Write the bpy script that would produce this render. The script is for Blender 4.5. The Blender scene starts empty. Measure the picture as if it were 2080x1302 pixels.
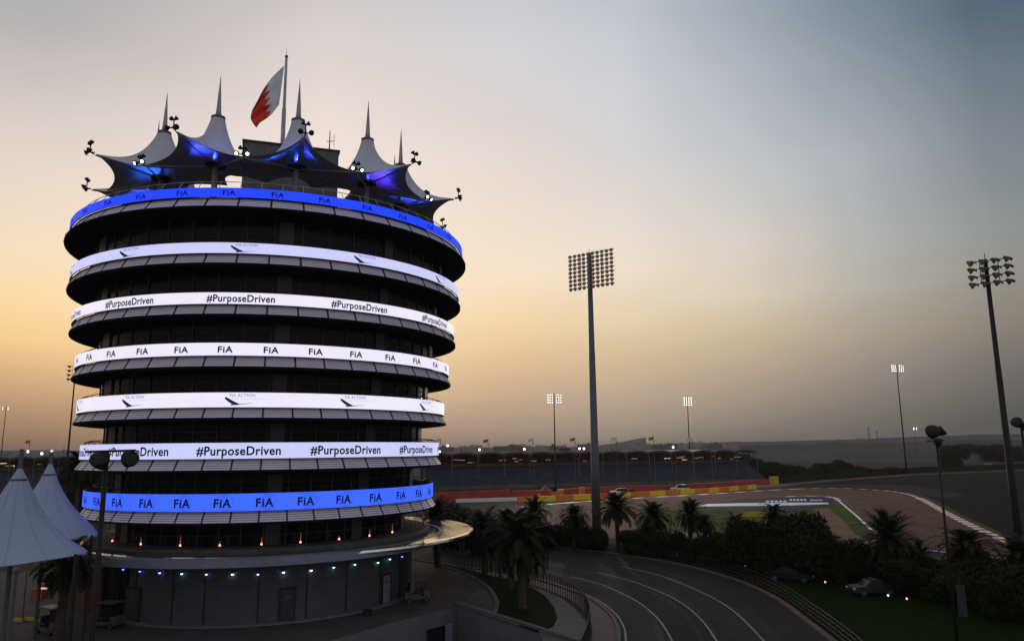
import bpy, math, random
from mathutils import Vector, Matrix
from mathutils.geometry import tessellate_polygon
R_ = math.radians
sc = bpy.context.scene
random.seed(7)

# ------------------------------------------------------------------ camera
CAM_H = 13.6
FPX, PITCH, ROLL = 1517.3, R_(9.776), R_(-0.543)
cp, sp = math.cos(PITCH), math.sin(PITCH)
vF = Vector((0, cp, sp)); vU = Vector((0, -sp, cp)); vR = Vector((1, 0, 0))
vR2 = vR*math.cos(ROLL) + vU*math.sin(ROLL); vU2 = -vR*math.sin(ROLL) + vU*math.cos(ROLL)
cd = bpy.data.cameras.new('camera'); cam = bpy.data.objects.new('camera', cd)
sc.collection.objects.link(cam); sc.camera = cam
cam.matrix_world = Matrix(((vR2.x, vU2.x, -vF.x, 0), (vR2.y, vU2.y, -vF.y, 0), (vR2.z, vU2.z, -vF.z, CAM_H), (0, 0, 0, 1)))
cd.sensor_width = 36; cd.lens = 36*FPX/2080; cd.clip_start = 0.5; cd.clip_end = 20000

def ray(x, y): return vF + vR2*((x-1040)/FPX) + vU2*((651-y)/FPX)
def at(x, y, z=0.0):
    """point of the place seen at photo position x, y and lying at height z"""
    d = ray(x, y); t = (z-CAM_H)/d.z; return Vector((d.x*t, d.y*t, z))
def up(base, y):
    """height on the vertical line through base that is seen at photo row y"""
    lo, hi = -20.0, 400.0
    for _ in range(50):
        m = (lo+hi)/2; p = Vector((base.x, base.y, m-CAM_H)); yy = 651 - FPX*p.dot(vU2)/p.dot(vF)
        if yy > y: lo = m
        else: hi = m
    return (lo+hi)/2
def far(x, y, dist):
    d = ray(x, y); h = math.hypot(d.x, d.y); return Vector((d.x/h*dist, d.y/h*dist, CAM_H + d.z/h*dist))

# ------------------------------------------------------------------ world: dusk sky
def lin(c):
    return tuple(((v/255)/12.92 if v/255 <= 0.04045 else ((v/255+0.055)/1.055)**2.4) for v in c)
w = bpy.data.worlds.new("World"); sc.world = w; w.use_nodes = True
nt = w.node_tree; nt.nodes.clear(); N = nt.nodes.new; L = nt.links.new
tc = N('ShaderNodeTexCoord'); sep = N('ShaderNodeSeparateXYZ'); L(tc.outputs['Generated'], sep.inputs[0])
def mth(op, a, b=None, c=None):
    n = N('ShaderNodeMath'); n.operation = op
    for i, v in enumerate((a, b, c)):
        if v is None: continue
        if isinstance(v, (int, float)): n.inputs[i].default_value = v
        else: L(v, n.inputs[i])
    return n.outputs[0]
az = mth('ARCTAN2', sep.outputs[0], sep.outputs[1])
azd = mth('MULTIPLY', az, 180/math.pi)
eld = mth('MULTIPLY', mth('ARCSINE', sep.outputs[2]), 180/math.pi)
elf = mth('DIVIDE', eld, 90.0)
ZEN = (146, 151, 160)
COLS = [   # (azimuth, [(elevation, sRGB)...])
 (-90, [(0, (110, 98, 90)), (10, (160, 150, 142)), (25, (150, 150, 154)), (50, ZEN)]),
 (-34, [(0, (132, 104, 84)), (1, (152, 122, 98)), (2.8, (182, 148, 116)), (5, (218, 178, 132)), (7.5, (250, 211, 150)), (10, (253, 222, 168)), (13, (248, 224, 192)), (18.4, (234, 218, 205)), (22.3, (212, 203, 199)), (27.5, (180, 178, 179)), (40, ZEN)]),
 (-15, [(0, (165, 132, 110)), (1.5, (190, 152, 124)), (4, (232, 190, 148)), (7, (252, 220, 172)), (11, (255, 230, 200)), (17, (252, 234, 216)), (22, (243, 228, 218)), (28, (224, 214, 210)), (32, (210, 205, 204)), (50, ZEN)]),
 (0, [(0, (150, 130, 114)), (0.8, (164, 144, 126)), (3, (190, 164, 139)), (6.4, (226, 191, 151)), (9.8, (246, 216, 170)), (13.2, (249, 228, 200)), (19.2, (237, 222, 210)), (24.6, (222, 214, 213)), (29.7, (212, 211, 213)), (33, (205, 205, 210)), (50, ZEN)]),
 (9, [(0, (138, 124, 108)), (0.9, (154, 140, 124)), (3, (180, 160, 139)), (6.4, (210, 185, 152)), (9.8, (232, 210, 177)), (13.2, (240, 224, 202)), (17, (231, 221, 212)), (22, (215, 213, 213)), (27, (209, 210, 214)), (32.5, (194, 198, 204)), (50, (132, 140, 154))]),
 (18, [(0, (112, 103, 94)), (1.7, (138, 129, 119)), (5.2, (180, 160, 139)), (8.5, (206, 187, 156)), (11, (218, 206, 184)), (15.2, (217, 208, 201)), (17.4, (206, 205, 202)), (21.5, (194, 197, 200)), (26.5, (181, 185, 193)), (31.3, (164, 172, 182)), (50, (126, 137, 152))]),
 (26, [(0, (92, 90, 84)), (1.5, (110, 106, 100)), (4.9, (144, 136, 128)), (8, (170, 160, 144)), (11, (180, 177, 167)), (14.6, (180, 181, 180)), (20, (173, 177, 182)), (25, (152, 159, 169)), (29.5, (130, 142, 155)), (50, (105, 118, 138))]),
 (34, [(0, (70, 71, 68)), (1.3, (82, 83, 80)), (4.7, (112, 108, 105)), (7.9, (140, 132, 121)), (11, (148, 147, 140)), (14.1, (144, 149, 148)), (18.7, (131, 137, 144)), (23.1, (114, 125, 136)), (27.4, (88, 106, 122)), (50, (66, 80, 100))]),
 (43, [(0, (58, 59, 58)), (4.7, (98, 96, 94)), (11, (132, 131, 126)), (18.7, (112, 120, 130)), (27.4, (70, 90, 110)), (50, (98, 110, 130))]),
 (60, [(0, (60, 60, 62)), (10, (120, 118, 118)), (30, (105, 115, 130)), (50, (110, 122, 140))]),
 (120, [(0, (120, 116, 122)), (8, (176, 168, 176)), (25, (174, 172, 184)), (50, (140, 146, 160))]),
]
GAINS = 1.0
def ramp(stops):
    n = N('ShaderNodeValToRGB'); L(elf, n.inputs[0]); cr = n.color_ramp; cr.interpolation = 'LINEAR'
    els = cr.elements
    for i, (e, c) in enumerate(stops):
        el = els[i] if i < 2 else els.new(e/90)
        el.position = e/90; el.color = lin(c)+(1,)
    return n.outputs[0]
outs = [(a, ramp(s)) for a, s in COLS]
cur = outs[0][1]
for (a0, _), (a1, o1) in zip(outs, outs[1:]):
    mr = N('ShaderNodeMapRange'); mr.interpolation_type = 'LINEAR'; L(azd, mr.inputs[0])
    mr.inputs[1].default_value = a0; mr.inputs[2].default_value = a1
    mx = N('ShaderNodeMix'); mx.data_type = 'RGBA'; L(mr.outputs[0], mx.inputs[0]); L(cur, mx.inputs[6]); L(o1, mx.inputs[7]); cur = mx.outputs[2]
# beyond the left of the view the glow dies away again
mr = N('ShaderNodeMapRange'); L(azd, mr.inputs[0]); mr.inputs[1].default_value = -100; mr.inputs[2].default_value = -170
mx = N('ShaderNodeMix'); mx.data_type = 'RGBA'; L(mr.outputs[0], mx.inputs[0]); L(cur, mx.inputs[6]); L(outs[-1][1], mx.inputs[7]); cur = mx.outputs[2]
nz = N('ShaderNodeTexNoise'); nz.inputs['Scale'].default_value = 2.2; nz.inputs['Detail'].default_value = 3
mp = N('ShaderNodeMapping'); mp.inputs['Scale'].default_value = (1, 1, 5); L(tc.outputs['Generated'], mp.inputs[0]); L(mp.outputs[0], nz.inputs[0])
sc1 = mth('MULTIPLY_ADD', nz.outputs[0], 0.07, 0.965)
vm = N('ShaderNodeVectorMath'); vm.operation = 'SCALE'; L(cur, vm.inputs[0]); L(sc1, vm.inputs['Scale'])
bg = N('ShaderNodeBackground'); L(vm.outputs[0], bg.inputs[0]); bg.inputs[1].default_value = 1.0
sky = N('ShaderNodeTexSky'); sky.sky_type = 'NISHITA'; sky.sun_disc = False
sky.sun_elevation = R_(0.5); sky.sun_rotation = R_(-22); sky.dust_density = 4
bg2 = N('ShaderNodeBackground'); L(sky.outputs[0], bg2.inputs[0]); bg2.inputs[1].default_value = 0.004
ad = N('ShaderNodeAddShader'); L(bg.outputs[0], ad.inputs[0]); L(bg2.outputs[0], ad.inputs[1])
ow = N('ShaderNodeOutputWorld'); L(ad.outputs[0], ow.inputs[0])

# ------------------------------------------------------------------ sun (last glow, already on the horizon)
sd = bpy.data.lights.new('sun', 'SUN'); sd.energy = 0.12; sd.angle = R_(12); sd.color = (1.0, 0.62, 0.36)
so = bpy.data.objects.new('sun', sd); sc.collection.objects.link(so)
sdir = Vector((math.sin(R_(-22)), math.cos(R_(-22)), math.tan(R_(2.0))))
so.rotation_euler = sdir.to_track_quat('Z', 'Y').to_euler()
sc.view_settings.view_transform = 'Standard'; sc.view_settings.look = 'None'
sc.view_settings.exposure = 0.0; sc.view_settings.gamma = 1.0
sc.cycles.use_denoising = True
sc.cycles.max_bounces = 6; sc.cycles.sample_clamp_indirect = 4.0

# ------------------------------------------------------------------ materials
def mat(name, col, rough=0.7, metal=0.0, var=0.25, scale=1.5, bump=0.0, bscale=20, spec=0.5, emit=None, estr=0.0):
    m = bpy.data.materials.new(name); m.use_nodes = True; t = m.node_tree; b = t.nodes['Principled BSDF']
    tcn = t.nodes.new('ShaderNodeTexCoord'); n = t.nodes.new('ShaderNodeTexNoise')
    n.inputs['Scale'].default_value = scale; n.inputs['Detail'].default_value = 6; n.inputs['Roughness'].default_value = 0.6
    t.links.new(tcn.outputs['Object'], n.inputs['Vector'])
    r = t.nodes.new('ShaderNodeValToRGB'); r.color_ramp.elements[0].position = 0.3; r.color_ramp.elements[1].position = 0.7
    r.color_ramp.elements[0].color = tuple(max(0, c*(1-var)) for c in col)+(1,)
    r.color_ramp.elements[1].color = tuple(min(1, c*(1+var)) for c in col)+(1,)
    t.links.new(n.outputs[0], r.inputs[0]); t.links.new(r.outputs[0], b.inputs['Base Color'])
    b.inputs['Roughness'].default_value = rough; b.inputs['Metallic'].default_value = metal
    b.inputs['Specular IOR Level'].default_value = spec
    if bump:
        n2 = t.nodes.new('ShaderNodeTexNoise'); n2.inputs['Scale'].default_value = bscale; n2.inputs['Detail'].default_value = 4
        t.links.new(tcn.outputs['Object'], n2.inputs['Vector'])
        bp = t.nodes.new('ShaderNodeBump'); bp.inputs['Strength'].default_value = bump; bp.inputs['Distance'].default_value = 0.05
        t.links.new(n2.outputs[0], bp.inputs['Height']); t.links.new(bp.outputs[0], b.inputs['Normal'])
    if emit:
        b.inputs['Emission Color'].default_value = emit+(1,); b.inputs['Emission Strength'].default_value = estr
    return m
def emis(name, col, s):
    m = bpy.data.materials.new(name); m.use_nodes = True; t = m.node_tree
    b = t.nodes['Principled BSDF']; b.inputs['Base Color'].default_value = (0.02, 0.02, 0.02, 1)
    b.inputs['Emission Color'].default_value = tuple(col)+(1,); b.inputs['Emission Strength'].default_value = s
    return m
def screen_mat(name, col, s):
    # an LED wall: very slight unevenness between its modules
    m = emis(name, col, s); t = m.node_tree; b = t.nodes['Principled BSDF']
    tcn = t.nodes.new('ShaderNodeTexCoord'); v = t.nodes.new('ShaderNodeTexVoronoi'); v.inputs['Scale'].default_value = 1.1
    t.links.new(tcn.outputs['Object'], v.inputs['Vector'])
    mrr = t.nodes.new('ShaderNodeMapRange'); mrr.inputs[3].default_value = s*0.985; mrr.inputs[4].default_value = s*1.01
    sx = t.nodes.new('ShaderNodeSeparateColor'); t.links.new(v.outputs['Color'], sx.inputs[0])
    t.links.new(sx.outputs[0], mrr.inputs[0]); t.links.new(mrr.outputs[0], b.inputs['Emission Strength'])
    return m
M = dict(
 led_white=screen_mat('led_white', lin((240, 234, 255)), 1.0),
 led_white2=screen_mat('led_white_cool', lin((204, 206, 252)), 1.0),
 led_blue=screen_mat('led_blue', lin((14, 54, 238)), 1.5),
 led_blue2=screen_mat('led_blue_pale', lin((50, 90, 236)), 1.4),
 ink=mat('screen_ink', (0.012, 0.012, 0.04), 0.8, var=0.1), ink_blue=emis('screen_ink_blue', lin((70, 66, 150)), 0.9), ink_pale=emis('screen_ink_pale', lin((205, 196, 236)), 1.0),
 ring_line=emis('screen_ring', lin((24, 50, 190)), 1.0),
 black=mat('dark_frame', (0.012, 0.012, 0.012), 0.6), dark=mat('dark_metal', (0.03, 0.03, 0.032), 0.5, 0.4),
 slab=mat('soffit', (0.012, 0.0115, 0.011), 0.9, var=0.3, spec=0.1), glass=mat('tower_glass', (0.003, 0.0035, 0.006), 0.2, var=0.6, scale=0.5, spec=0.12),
 mullion=mat('mullion', (0.05, 0.05, 0.046), 0.6, spec=0.3), slat=mat('louvre_slat', (0.78, 0.745, 0.84), 0.45, 0.0, var=0.05),
 panel=mat('grey_panel', (0.030, 0.034, 0.040), 0.5), canvas=mat('tent_canvas', (0.56, 0.57, 0.57), 0.75, var=0.08, scale=0.4),
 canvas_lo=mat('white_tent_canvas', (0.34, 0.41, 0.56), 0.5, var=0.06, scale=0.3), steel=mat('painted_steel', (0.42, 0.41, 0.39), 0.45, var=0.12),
 pole_grey=mat('pole_grey', (0.10, 0.11, 0.12), 0.5, 0.2), pole_dark=mat('pole_dark', (0.022, 0.022, 0.022), 0.6, spec=0.2),
 wall=mat('base_wall', (0.075, 0.075, 0.078), 0.7, var=0.18, scale=0.7, bump=0.15), plinth=mat('plinth', (0.13, 0.14, 0.15), 0.7),
 deck=mat('canopy_metal', (0.80, 0.76, 0.72), 0.10, 0.95, var=0.12, scale=1.2), terrace=mat('terrace', (0.06, 0.06, 0.05), 0.8, var=0.3),
 fascia=mat('fascia', (0.20, 0.23, 0.28), 0.5, var=0.12), flag_red=mat('flag_red', (0.80, 0.045, 0.02), 0.8, var=0.3, scale=2), flag_white=mat('flag_white', (0.74, 0.76, 0.82), 0.8, var=0.08),
 ground=mat('dry_ground', (0.040, 0.036, 0.031), 0.95, spec=0.1, var=0.35, scale=0.02), paving=mat('paving', (0.068, 0.063, 0.055), 0.85, spec=0.15, var=0.22, scale=0.35, bump=0.2),
 pale_pave=mat('pale_paving', (0.12, 0.112, 0.10), 0.85, spec=0.15, var=0.2, scale=0.8, bump=0.2), brick=mat('brick_strip', (0.11, 0.055, 0.05), 0.85, var=0.3, scale=2, bump=0.3),
 road=mat('road_asphalt', (0.024, 0.0235, 0.0225), 0.85, spec=0.1, var=0.14, scale=0.25, bump=0.25, bscale=30), rubber=mat('tyre_wear', (0.019, 0.0185, 0.018), 0.75, var=0.35, scale=0.6, spec=0.12), rubber2=mat('road_patch', (0.030, 0.029, 0.027), 0.9, var=0.2, spec=0.1), trubber=mat('track_rubber', (0.100, 0.060, 0.040), 0.8, var=0.25, scale=0.1, spec=0.06), line=mat('road_paint', (0.20, 0.19, 0.175), 0.7, var=0.45, scale=1.2),
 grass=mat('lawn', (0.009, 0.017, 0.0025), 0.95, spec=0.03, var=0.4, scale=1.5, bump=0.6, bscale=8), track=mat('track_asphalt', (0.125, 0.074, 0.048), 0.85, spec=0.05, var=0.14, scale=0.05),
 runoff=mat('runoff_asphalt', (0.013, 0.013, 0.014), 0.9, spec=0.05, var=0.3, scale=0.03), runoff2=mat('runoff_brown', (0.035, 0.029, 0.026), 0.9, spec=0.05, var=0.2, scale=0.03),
 navy=mat('navy_paint', (0.022, 0.025, 0.055), 0.8, spec=0.1, var=0.2, scale=0.2), white_p=mat('white_paint', (0.75, 0.75, 0.80), 0.6, var=0.1),
 red_p=mat('red_paint', (0.55, 0.03, 0.035), 0.6, var=0.2), sand=mat('sand', (0.17, 0.105, 0.07), 0.95, spec=0.1, var=0.25, scale=0.1), tgrass=mat('track_grass', (0.062, 0.082, 0.010), 0.95, spec=0.05, var=0.35, scale=0.15),
 red_b=mat('red_barrier', (0.42, 0.045, 0.03), 0.7, var=0.25, scale=0.3), yellow=mat('yellow_board', (0.95, 0.68, 0.01), 0.6, var=0.1), orange=mat('orange_board', (0.80, 0.24, 0.015), 0.6, var=0.1),
 concrete=mat('concrete', (0.12, 0.125, 0.125), 0.85, var=0.18, scale=0.5, bump=0.2), leaf=mat('palm_leaf', (0.020, 0.025, 0.010), 0.8, spec=0.12, var=0.4), leaf2=mat('bush_leaf', (0.020, 0.025, 0.009), 0.9, spec=0.08, var=0.5, scale=0.8),
 bark=mat('palm_bark', (0.055, 0.042, 0.030), 0.95, var=0.4, scale=4, bump=0.8, bscale=12), stand_dark=mat('stand_roof', (0.05, 0.045, 0.04), 0.8), stand_seat=mat('stand_seat', (0.030, 0.042, 0.058), 0.8, var=0.4, scale=0.3),
 stand_wall=mat('stand_wall', (0.11, 0.09, 0.075), 0.9, var=0.4, scale=0.2), city=mat('city_wall', (0.34, 0.325, 0.31), 0.9, var=0.2, scale=0.02), city2=mat('city_wall_dark', (0.17, 0.165, 0.16), 0.9, var=0.2, scale=0.02),
 hill=mat('hill_earth', (0.075, 0.072, 0.068), 0.95, spec=0.1, var=0.3, scale=0.01), tyre=mat('tyre', (0.015, 0.015, 0.015), 0.8), cglass=mat('car_glass', (0.008, 0.009, 0.012), 0.15, spec=0.15),
 car_grey=mat('car_paint_grey', (0.028, 0.028, 0.034), 0.35, 0.2), car_white=mat('car_paint_white', (0.55, 0.56, 0.58), 0.35), car_black=mat('car_paint_black', (0.006, 0.006, 0.010), 0.4, 0.0, spec=0.2),
 cart_white=mat('cart_white', (0.07, 0.07, 0.075), 0.5), seat=mat('seat_vinyl', (0.05, 0.045, 0.04), 0.7), chrome=mat('rim_metal', (0.09, 0.09, 0.095), 0.5, 0.3),
 orange_m=mat('machine_orange', (0.62, 0.17, 0.03), 0.5), lens=mat('lamp_lens', (0.72, 0.66, 0.58), 0.3, 0.0, var=0.1), brown=mat('lamp_house_brown', (0.09, 0.07, 0.055), 0.45, 0.2), rusty=mat('lamp_house_warm', (0.42, 0.30, 0.22), 0.5, 0.3),
 lit=emis('lamp_lit', (1.0, 0.93, 0.86), 2.6), lit_w=emis('spot_lit', (1.0, 1.0, 0.95), 9.0), lit_far=emis('far_lamp_lit', (1.0, 0.97, 0.9), 3.5),
 amber=emis('amber_lit', (1.0, 0.42, 0.20), 2.2), streak_glow=emis('streak_glow_lit', (1.0, 0.26, 0.08), 0.30), warm=emis('warm_lit', (1.0, 0.62, 0.35), 2.2), green_w=emis('pale_lit', (0.85, 1.0, 0.75), 2.2),
 l_blue=emis('downlight_blue', (0.12, 0.14, 1.0), 5.0), l_cyan=emis('downlight_cyan', (0.3, 0.85, 0.95), 5.0), l_vio=emis('downlight_violet', (0.4, 0.25, 1.0), 6.0), l_whi=emis('downlight_white', (0.55, 0.75, 1.0), 8.0),
 b_spot=emis('blue_spot_lens', (0.3, 0.4, 1.0), 4.0), banner_red=mat('banner_red', (0.10, 0.008, 0.006), 0.7), earth_red=mat('brown_wall', (0.10, 0.055, 0.035), 0.9), yellow_s=mat('yellow_mark', (0.5, 0.36, 0.03), 0.7),
)

for k_ in ('canvas', 'canvas_lo'):     # woven roof cloth lets a little daylight through
    t_ = M[k_].node_tree; b_ = t_.nodes['Principled BSDF']; o_ = [n for n in t_.nodes if n.type == 'OUTPUT_MATERIAL'][0]
    tl = t_.nodes.new('ShaderNodeBsdfTranslucent'); tl.inputs[0].default_value = (0.75, 0.66, 0.58, 1); ms = t_.nodes.new('ShaderNodeMixShader'); ms.inputs[0].default_value = 0.02
    t_.links.new(b_.outputs[0], ms.inputs[1]); t_.links.new(tl.outputs[0], ms.inputs[2]); t_.links.new(ms.outputs[0], o_.inputs[0])
# ------------------------------------------------------------------ mesh builder
class MB:
    def __init__(s): s.v = []; s.f = []; s.m = []; s.cur = 0
    def quad(s, *p):
        b = len(s.v); s.v += [tuple(q) for q in p]; s.f.append(tuple(range(b, b+len(p)))); s.m.append(s.cur)
    def box(s, c, size, rz=0.0, rx=0.0, rmat=None):
        hx, hy, hz = size[0]/2, size[1]/2, size[2]/2
        r = rmat if rmat is not None else (Matrix.Rotation(rz, 3, 'Z') @ Matrix.Rotation(rx, 3, 'X'))
        b = len(s.v); c = Vector(c)
        for x, y, z in ((-1,-1,-1),(1,-1,-1),(1,1,-1),(-1,1,-1),(-1,-1,1),(1,-1,1),(1,1,1),(-1,1,1)):
            s.v.append(tuple(c + r @ Vector((x*hx, y*hy, z*hz))))
        for f in ((3,2,1,0),(4,5,6,7),(0,1,5,4),(1,2,6,5),(2,3,7,6),(3,0,4,7)):
            s.f.append(tuple(b+i for i in f)); s.m.append(s.cur)
    def tube(s, pts, rad, n=8, cap=True):
        pts = [Vector(p) for p in pts]; rad = rad if isinstance(rad, (list, tuple)) else [rad]*len(pts)
        b = len(s.v)
        for i, p in enumerate(pts):
            d = (pts[min(i+1, len(pts)-1)] - pts[max(i-1, 0)]).normalized()
            a = d.cross(Vector((0, 0, 1)) if abs(d.z) < 0.95 else Vector((1, 0, 0))).normalized(); c = d.cross(a)
            for k in range(n):
                t = 2*math.pi*k/n; s.v.append(tuple(p + (a*math.cos(t) + c*math.sin(t))*rad[i]))
        for i in range(len(pts)-1):
            for k in range(n):
                k2 = (k+1) % n; s.f.append((b+i*n+k, b+i*n+k2, b+(i+1)*n+k2, b+(i+1)*n+k)); s.m.append(s.cur)
        if cap:
            s.f.append(tuple(b+k for k in range(n))[::-1]); s.m.append(s.cur)
            s.f.append(tuple(b+(len(pts)-1)*n+k for k in range(n))); s.m.append(s.cur)
    def lathe(s, prof, n=32, c=(0, 0), closed=False, a0=0.0, a1=2*math.pi, sx=1.0, sy=1.0):
        b = len(s.v); full = abs(a1-a0-2*math.pi) < 1e-6; m = n if full else n+1
        for k in range(m):
            t = a0 + (a1-a0)*k/n
            for (r, z) in prof: s.v.append((c[0]+r*sx*math.cos(t), c[1]+r*sy*math.sin(t), z))
        P = len(prof)
        for k in range(n):
            k2 = (k+1) % m
            for i in range(P if closed else P-1):
                j = (i+1) % P
                s.f.append((b+k*P+i, b+k2*P+i, b+k2*P+j, b+k*P+j)); s.m.append(s.cur)
    def poly(s, pts, z0, z1=None):
        """flat sheet from plan points; with z1 a solid slab"""
        P = [Vector((p[0], p[1], 0)) for p in pts]; tri = tessellate_polygon([P]); b = len(s.v)
        s.v += [(p.x, p.y, z0) for p in P]
        area = sum(P[i].x*P[(i+1) % len(P)].y - P[(i+1) % len(P)].x*P[i].y for i in range(len(P)))
        for t in tri:
            a = (P[t[1]]-P[t[0]]).cross(P[t[2]]-P[t[0]]).z
            s.f.append(tuple(b+i for i in (t if a > 0 else t[::-1]))); s.m.append(s.cur)
        if z1 is not None:   # z1 below z0: skirt
            o = len(s.v); s.v += [(p.x, p.y, z1) for p in P]; n = len(P)
            for i in range(n):
                j = (i+1) % n; s.f.append((b+i, b+j, o+j, o+i)); s.m.append(s.cur)
    def build(s, name, mats, parent=None, smooth=False, loc=None):
        me = bpy.data.meshes.new(name); me.from_pydata(s.v, [], s.f); mats = mats if isinstance(mats, (list, tuple)) else [mats]
        for m_ in mats: me.materials.append(m_)
        me.polygons.foreach_set('material_index', s.m)
        if smooth: me.polygons.foreach_set('use_smooth', [True]*len(s.f))
        me.update(); o = bpy.data.objects.new(name, me); sc.collection.objects.link(o)
        if parent: o.parent = parent
        if loc is not None: o.location = loc
        return o
def tag(o, label=None, cat=None, group=None, kind=None):
    if label: o['label'] = label
    if cat: o['category'] = cat
    if group: o['group'] = group
    if kind: o['kind'] = kind
    return o
def empty(name, loc=(0, 0, 0), rz=0.0):
    o = bpy.data.objects.new(name, None); o.empty_display_size = 0.5; sc.collection.objects.link(o); o.location = loc; o.rotation_euler = (0, 0, rz); return o
def copy_tree(o, parent=None):
    kids = [c for c in list(sc.collection.objects) if c.parent == o]
    c = o.copy(); sc.collection.objects.link(c); c.parent = parent
    for k in kids: copy_tree(k, c)
    return c
ORD = ['first', 'second', 'third', 'fourth', 'fifth', 'sixth', 'seventh', 'eighth', 'ninth', 'tenth', 'eleventh', 'twelfth', 'thirteenth', 'fourteenth', 'fifteenth', 'sixteenth', 'seventeenth', 'eighteenth']
def lamp(name, loc, col, e, parent, r=0.1, spot=None, target=None):
    d = bpy.data.lights.new(name, 'SPOT' if spot else 'POINT'); d.energy = e; d.color = col; d.shadow_soft_size = r
    o = bpy.data.objects.new(name, d); sc.collection.objects.link(o); o.location = loc
    if spot:
        d.spot_size = spot; d.spot_blend = 0.6; o.rotation_euler = (Vector(loc)-Vector(target)).to_track_quat('Z', 'Y').to_euler()
    if parent: o.parent = parent
    return o

# ================================================================== THE SETTING: ground
def pxl(pts, z=0.0): return [at(x, y, z) for x, y in pts]
PIT = [at(927, 1231), at(1250, 1334), at(1150, 1500), at(560, 1500), at(640, 1310), at(800, 1263)]
g = MB(); big = [Vector((-7000, -300, 0)), Vector((7000, -300, 0)), Vector((7000, 9000, 0)), Vector((-7000, 9000, 0))]
tri = tessellate_polygon([big, PIT]); allp = big+PIT
g.v = [(p.x, p.y, 0) for p in allp]
for t in tri:
    a = (allp[t[1]]-allp[t[0]]).cross(allp[t[2]]-allp[t[0]]).z; g.f.append(tuple(t if a > 0 else t[::-1])); g.m.append(0)
tag(g.build('ground', M['ground']), kind='structure')
def sheet(name, pts, z, m, skirt=None):
    b = MB(); b.poly(pts, z, skirt); return tag(b.build(name, m), kind='structure')
# plaza round the tower, with the service pit left open
pl = pxl([(-300, 1500), (-300, 1165), (100, 1160), (230, 1120), (850, 1128), (900, 1148), (930, 1160), (968, 1177), (990, 1192), (1005, 1212), (1010, 1228), (1004, 1250)]) + \
     [PIT[0]+Vector((0, 0, 0)), PIT[5], PIT[4], PIT[3]]
sheet('plaza', pl, 0.012, M['paving'])
pf = MB(); pf.poly(PIT, -5.0); tag(pf.build('service_yard', M['paving']), kind='structure')
def strip(name, a, b, z, m):   # between two point rows
    q = MB()
    for i in range(len(a)-1): q.quad((a[i].x, a[i].y, z), (a[i+1].x, a[i+1].y, z), (b[i+1].x, b[i+1].y, z), (b[i].x, b[i].y, z))
    return tag(q.build(name, m), kind='structure')
def smooth_pts(pts, n=8):
    P = [Vector(p) for p in pts]; out = []
    for i in range(len(P)-1):
        p0, p1, p2, p3 = P[max(i-1, 0)], P[i], P[i+1], P[min(i+2, len(P)-1)]
        for k in range(n):
            t = k/n; out.append(0.5*((2*p1) + (p2-p0)*t + (2*p0-5*p1+4*p2-p3)*t*t + (3*p1-p0-3*p2+p3)*t**3))
    out.append(P[-1]); return out
def offset(pts, d):
    out = []
    for i, p in enumerate(pts):
        t = pts[min(i+1, len(pts)-1)] - pts[max(i-1, 0)]; t.z = 0; t.normalize(); out.append(p + Vector((-t.y, t.x, 0))*d)
    return out
road_out = smooth_pts(pxl([(880, 1112), (1000, 1108), (1120, 1112), (1180, 1118), (1260, 1128), (1350, 1142), (1420, 1158), (1500, 1183), (1570, 1217), (1630, 1262), (1680, 1302), (1730, 1350), (1800, 1450)]))
road_in = smooth_pts(pxl([(830, 1135), (930, 1150), (1040, 1166), (1090, 1176), (1150, 1194), (1200, 1214), (1240, 1242), (1260, 1272), (1264, 1300), (1262, 1340), (1235, 1430), (1200, 1500), (1180, 1520)]))
strip('road', road_out, road_in, 0.020, M['road'])
def ribbon(name, pts, width, z, m, h=None):
    a = offset(pts, width/2); b = offset(pts, -width/2); q = MB()
    for i in range(len(a)-1):
        q.quad((b[i].x, b[i].y, z), (b[i+1].x, b[i+1].y, z), (a[i+1].x, a[i+1].y, z), (a[i].x, a[i].y, z))
        if h:
            q.quad((a[i].x, a[i].y, z), (a[i+1].x, a[i+1].y, z), (a[i+1].x, a[i+1].y, z-h), (a[i].x, a[i].y, z-h))
            q.quad((b[i+1].x, b[i+1].y, z), (b[i].x, b[i].y, z), (b[i].x, b[i].y, z-h), (b[i+1].x, b[i+1].y, z-h))
    return tag(q.build(name, m), kind='structure')
for k, pts in enumerate(([(1160, 1171), (1190, 1178), (1230, 1190), (1290, 1219), (1335, 1255), (1365, 1302), (1378, 1350)],
            [(1213, 1162), (1260, 1174), (1300, 1186), (1370, 1216), (1420, 1254), (1456, 1302), (1480, 1350)],
            [(1262, 1150), (1305, 1160), (1350, 1172), (1430, 1205), (1490, 1241), (1552, 1302), (1590, 1350)])):
    ribbon('lane_line', smooth_pts(pxl(pts)), 0.16, 0.028, M['line'])
for k_, (fr_, w_) in enumerate(((0.22, 0.5), (0.30, 0.4), (0.52, 0.55), (0.60, 0.45), (0.80, 0.5))):
    mid_ = [a.lerp(road_in[min(len(road_in)-1, int(i*(len(road_in)-1)/(len(road_out)-1)))], fr_) for i, a in enumerate(road_out)]
    ribbon('tyre_wear', mid_[6:], w_, 0.0225+0.0004*k_, M['rubber'])
for px_, pz_ in (([(1180, 1150), (1230, 1152), (1262, 1165), (1210, 1162)], 0.0255), ([(1330, 1240), (1392, 1262), (1386, 1275), (1322, 1252)], 0.0257), ([(1450, 1210), (1490, 1226), (1484, 1232), (1444, 1215)], 0.0259)):
    sheet('road_patch', pxl(px_), pz_, M['rubber2'])
ribbon('edge_line', offset(road_in, 0.25)[24:], 0.14, 0.028, M['line'])
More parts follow.
